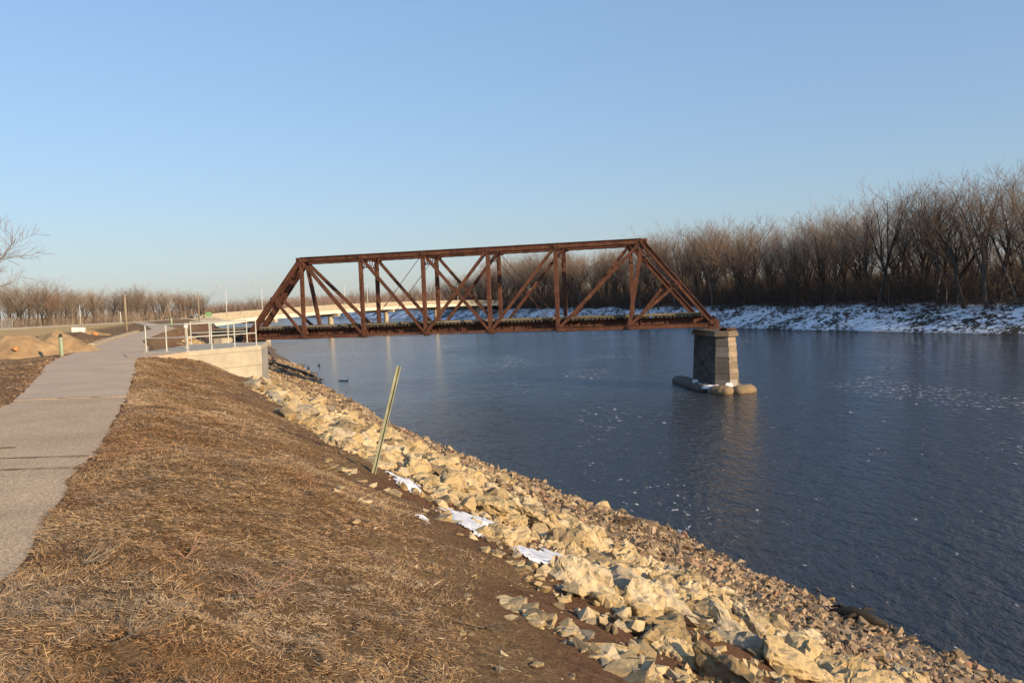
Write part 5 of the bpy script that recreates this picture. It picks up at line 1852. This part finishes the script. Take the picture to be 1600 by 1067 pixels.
# a few pale leaning saplings and snags that stand out at the wood's edge
for px, o_, h, lean, lb in ((1462, 11.5, 9, 0.16, 'thin pale leaning trunk at the wood edge, left of the far right corner'), (1478, 11, 6, 0.0, 'short pale upright snag at the foot of the far wood'),
                            (1592, 11, 7.5, -.35, 'pale trunk leaning hard left at the far right edge of the photo'), (1388, 11.5, 4.5, .05, 'pale stub trunk at the top of the snowy bank'),
                            (1495, 12, 4.0, .1, 'pale broken stub right of the short upright snag')):
    tgrid = np.linspace(60, seg[8], 1500)
    gx, gy = far_pt(tgrid, o_)
    k = int(np.argmin(np.abs(800 + FPX * gx / gy - 2.1 - px)))
    b = MB().tube([(0, 0, -.3), (lean * h * .5, 0, h * .5), (lean * h * 1.1, 0, h)], [.16, .12, .05], 6)
    for q in range(4): b.tube([(lean * h * (.5 + q * .12), 0, h * (.5 + q * .12)), (lean * h * .6 + random.uniform(-1, 1), random.uniform(-.5, .5), h * (.62 + q * .12))], [.05, .015], 4)
    o = tag(b.build('tree_snag', M['bark_pale'], smooth=True), lb, 'tree')
    o.location = (float(gx[k]), float(gy[k]), float(far_h(tgrid[k], o_)))
# a crooked pale tree seen through the truss's fourth panel
tgrid = np.linspace(seg[6], seg[11], 1500); gx, gy = far_pt(tgrid, 9.0)
k = int(np.argmin(np.abs(800 + FPX * gx / gy - 2.1 - 787)))
b = MB().tube([(0, 0, -.5), (.6, 0, 4), (-.6, 0, 8), (1.0, 0, 10.5), (.2, 0, 14), (-1.6, 0, 18)], [.30, .28, .24, .2, .14, .04], 6)
for (z0, x0, x1, z1) in ((8, -.6, -3.4, 13), (10.5, 1, 4, 15), (14, .2, 3, 19), (15.5, -.4, -3.6, 18.5), (12, .6, -2.4, 16)):
    b.tube([(x0, 0, z0), ((x0 + x1) / 2, .4, (z0 + z1) / 2 + .4), (x1, .2, z1)], [.12, .08, .03], 5)
o = tag(b.build('tree_snag', M['bark_pale'], smooth=True), 'crooked pale bare tree seen through the truss beside its fourth far post', 'tree')
o.location = (float(gx[k]), float(gy[k]), float(far_h(tgrid[k], 9)))

# brushwood under the far trees, and the woods beyond that read as one mass
def twig_mass(name, base_xyz, h_lo, h_hi, mat, label, seed, per=7, w=0.05):
    rng = np.random.default_rng(seed)
    n = len(base_xyz)
    B = np.repeat(base_xyz, per, 0)
    N = len(B)
    H_ = rng.uniform(h_lo, h_hi, n).repeat(per)
    a = rng.uniform(0, 6.28, N); e = np.clip(rng.normal(0.9, 0.38, N), .15, 1.5)
    st = rng.uniform(0, .45, N) * H_
    L = H_ * rng.uniform(.35, .75, N)
    d = np.stack([np.cos(a) * np.cos(e), np.sin(a) * np.cos(e), np.sin(e)], -1)
    p = B + np.stack([np.cos(a) * st * .25, np.sin(a) * st * .25, st], -1)
    q = p + d * L[:, None] + np.stack([0 * a, 0 * a, rng.uniform(-.1, .2, N) * L], -1)
    m1 = (p + q) / 2 + rng.normal(0, .06, (N, 3)) * L[:, None]
    ww = (w * rng.uniform(.6, 1.5, N))[:, None]
    sd = np.stack([-np.sin(a + .7), np.cos(a + .7), 0 * a], -1) * ww; sd2 = np.stack([0 * a, 0 * a, ww[:, 0]], -1)
    V = np.stack([p + sd + sd2 * .4, p - sd - sd2 * .4, m1 + sd * .7, m1 - sd * .35 + sd2 * .7, q], 1).reshape(-1, 3)
    b = np.arange(N)[:, None] * 5
    F = np.vstack([b + np.array([[0, 1, 3]]), b + np.array([[0, 3, 2]]), b + np.array([[2, 3, 4]])])
    me = np_mesh(name, V, [F], False)
    o = link(name, me, M[mat])
    return tag(o, label, kind='stuff')
rg = np.random.default_rng(5)
n = 10500
tt = 95 + (seg[11] + 40 - 95) * rg.uniform(0, 1, n) ** 1.15
oo = 11.3 + 55 * rg.uniform(0, 1, n) ** 1.5
x, y = far_pt(tt, oo)
twig_mass('undergrowth', np.stack([x, y, far_h(tt, oo)], -1), 2.5, 11.5, 'brush', 'dark tangled brushwood under the trees on the far bank', 3, 12, 0.045)
n = 3200
tt = 95 + (seg[11] - 95) * rg.uniform(0, 1, n); oo = rg.uniform(48, 100, n)
x, y = far_pt(tt, oo)
twig_mass('undergrowth', np.stack([x, y, far_h(tt, oo)], -1), 6, 15.5, 'brush', 'dark depth of the wood behind the far bank trees', 6, 12, .11)
n = 900
tt = 95 + (seg[9] - 95) * rg.uniform(0, 1, n); oo = 4.5 + 8 * rg.uniform(0, 1, n) ** .55
keep_ = fbm(tt * .12, oo * .3, 66) > .44
x, y = far_pt(tt[keep_], oo[keep_])
twig_mass('bank_brush', np.stack([x, y, far_h(tt[keep_], oo[keep_])], -1), .5, 2.4, 'brush', 'low dark brush hanging over the snowy far bank', 4, 18, 0.05)

# low-poly trees for woods that read as a mass
def wood_mass(name, X, Y, Z, Hh, mat, label, seed, kinds=(0, 1, 3, 6)):
    rng = np.random.default_rng(seed)
    V, F = [], []
    off = 0
    for i in range(len(X)):
        tv_, tf_ = TREES[kinds[i % len(kinds)]][2]; cv_, cf_ = TREES[kinds[i % len(kinds)]][3]
        sel = rng.random(len(cf_) // 5) < 0.34
        # thin out: keep the coarse part of the crown, thicker strokes
        m_ = len(cf_)
        keepf = cf_[rng.random(m_) < 0.30]
        a = rng.uniform(0, 6.28); s = Hh[i] / 20
        ca, sa = math.cos(a) * s, math.sin(a) * s
        R = np.array([[ca, -sa, 0], [sa, ca, 0], [0, 0, s]])
        used, inv_ = np.unique(keepf, return_inverse=True)
        V.append(cv_[used] @ R.T + [X[i], Y[i], Z[i]]); F.append(inv_.reshape(keepf.shape) + off); off += len(used)
        V.append(tv_ @ R.T + [X[i], Y[i], Z[i]]); F.append(tf_ + off); off += len(tv_)
    me = np_mesh(name, np.vstack(V), [np.vstack(F)], False)
    return tag(link(name, me, M[mat]), label, kind='stuff')
rg = np.random.default_rng(8)
n = 40
tt = rg.uniform(seg[10], seg[13], n); oo = 16 + 40 * rg.uniform(0, 1, n) ** 1.3
x, y = far_pt(tt, oo)
wood_mass('distant_woods', x, y, far_h(tt, oo), rg.uniform(13, 19, n), 'woods', 'bare woods along the river bend beyond the highway bridge', 21)
n = 2600
tt = rg.uniform(seg[10], seg[14], n); oo = 14 + 120 * rg.uniform(0, 1, n) ** 1.5
x, y = far_pt(tt, oo)
twig_mass('distant_thicket', np.stack([x, y, far_h(tt, oo)], -1), 7, 17, 'woods', 'bare woods filling the river bend beyond the highway bridge', 22, 9, .09)
n = 4200
x = rg.uniform(-640, 240, n); y = rg.uniform(960, 1400, n)
twig_mass('hillside_woods', np.stack([x, y, hill_h(x, y) - 4], -1), 9, 16, 'woods', 'bare woods on the low hill far beyond the bridges', 23, 9, .13)

n = 400
tt = rg.uniform(10, 292, n); oo = 13 + 110 * rg.uniform(0, 1, n)
x, y = far_pt(tt, oo)
m = np.where((x / np.maximum(y, 1) > 0.68) | (y < 20))[0][:62]
wood_mass('woodland', x[m], y[m], far_h(tt[m], oo[m]), rg.uniform(19, 26, len(m)), 'brush', 'the far bank wood continuing upstream', 27)

# trees before and behind the levee at left, each its own
LEFT = [(5, 446, 165), (28, 440, 172), (50, 438, 168), (66, 446, 178), (82, 452, 172), (97, 458, 186), (112, 455, 176), (128, 456, 182), (141, 452, 174), (156, 461, 190), (170, 458, 180),
        (183, 462, 186), (196, 456, 178), (212, 449, 184), (227, 462, 190), (240, 458, 182), (254, 462, 188), (266, 456, 190), (279, 459, 194), (291, 458, 198), (303, 462, 204), (314, 470, 212),
        (14, 452, 188), (40, 450, 192), (74, 456, 196), (120, 462, 200), (150, 464, 205), (188, 464, 204), (220, 458, 206), (250, 464, 208), (283, 464, 214)]
for k in range(34):
    LEFT.append((-20 + k * 10.2 + random.uniform(-4, 4), 455 + random.uniform(-4, 9) + k * 0.25, 206 + random.uniform(0, 26)))
for j, (px, yt, Y) in enumerate(LEFT):
    a = pixray(px, yt - 7); a = a * (Y / a.y)
    z = float(ground_h(a.x, Y))
    lb = 'sunlit bare tree in the row beyond the levee at the left' if Y < 187 else 'bare tree in the back rows beyond the levee at the left'
    tree((j * 3 + 1) % 8, (a.x, Y, z - .1), a.z + EYE - z, random.uniform(0, 6.28), lb, 'front row trees beyond the levee' if Y < 187 else 'back row trees beyond the levee',
         bark='bark_pale' if j in (4, 6, 9, 17) else 'bark', twig='twig_red' if j in (4, 16, 18, 24) else 'twig', wide=1.25)
rg = np.random.default_rng(15)
n = 1500
x = rg.uniform(-175, -76, n); y = rg.uniform(168, 232, n)
m = x / y < -0.385
twig_mass('thicket', np.stack([x[m], y[m], ground_h(x[m], y[m])], -1), 1.5, 4.6, 'twig', 'sunlit brown thicket under the trees beyond the levee', 31, 14, .022)
# darker trees farther off behind the highway bridge's left end
for j, (px, yt, Y) in enumerate(((334, 470, 330), (346, 468, 345), (358, 466, 335), (371, 467, 350), (383, 465, 340), (397, 460, 330), (409, 468, 345), (421, 472, 360), (436, 474, 380), (452, 474, 400))):
    a = pixray(px, yt); a = a * (Y / a.y)
    tree((j * 5 + 2) % 8, (a.x, Y, 5.5), a.z + EYE - 5.5, random.uniform(0, 6.28), 'bare tree behind the left end of the highway bridge', 'trees behind the highway bridge\'s left end', twig='twig', wide=1.3)
x = rg.uniform(-175, -95, 500); y = rg.uniform(300, 420, 500)
twig_mass('thicket', np.stack([x, y, x * 0 + 5.4], -1), 2.0, 5.0, 'brush', 'dark thicket behind the left end of the highway bridge', 33, 12, .02)
# the big tree whose boughs reach in from the left edge
r0 = pixray(-62, 400); Yb = 62
(tv_, tf_), (cv_, cf_) = tree_arrays(41, H=13.5, spread=1.4, n_limb=9, trunk_frac=.30, fine=1.3, twig_r=.009)
bt = empty('bare_tree', (float(r0.x / r0.y * Yb), Yb, 7.1), 0.4, 'big spreading bare tree reaching in from the left edge, above the dirt pile', 'tree')
bt.scale = (0.98, 0.98, 0.80)
link('trunk', np_mesh('trunk', tv_, [tf_], True), M['bark_pale'], bt); link('crown', np_mesh('crown', cv_, [cf_]), M['twig_red'], bt)
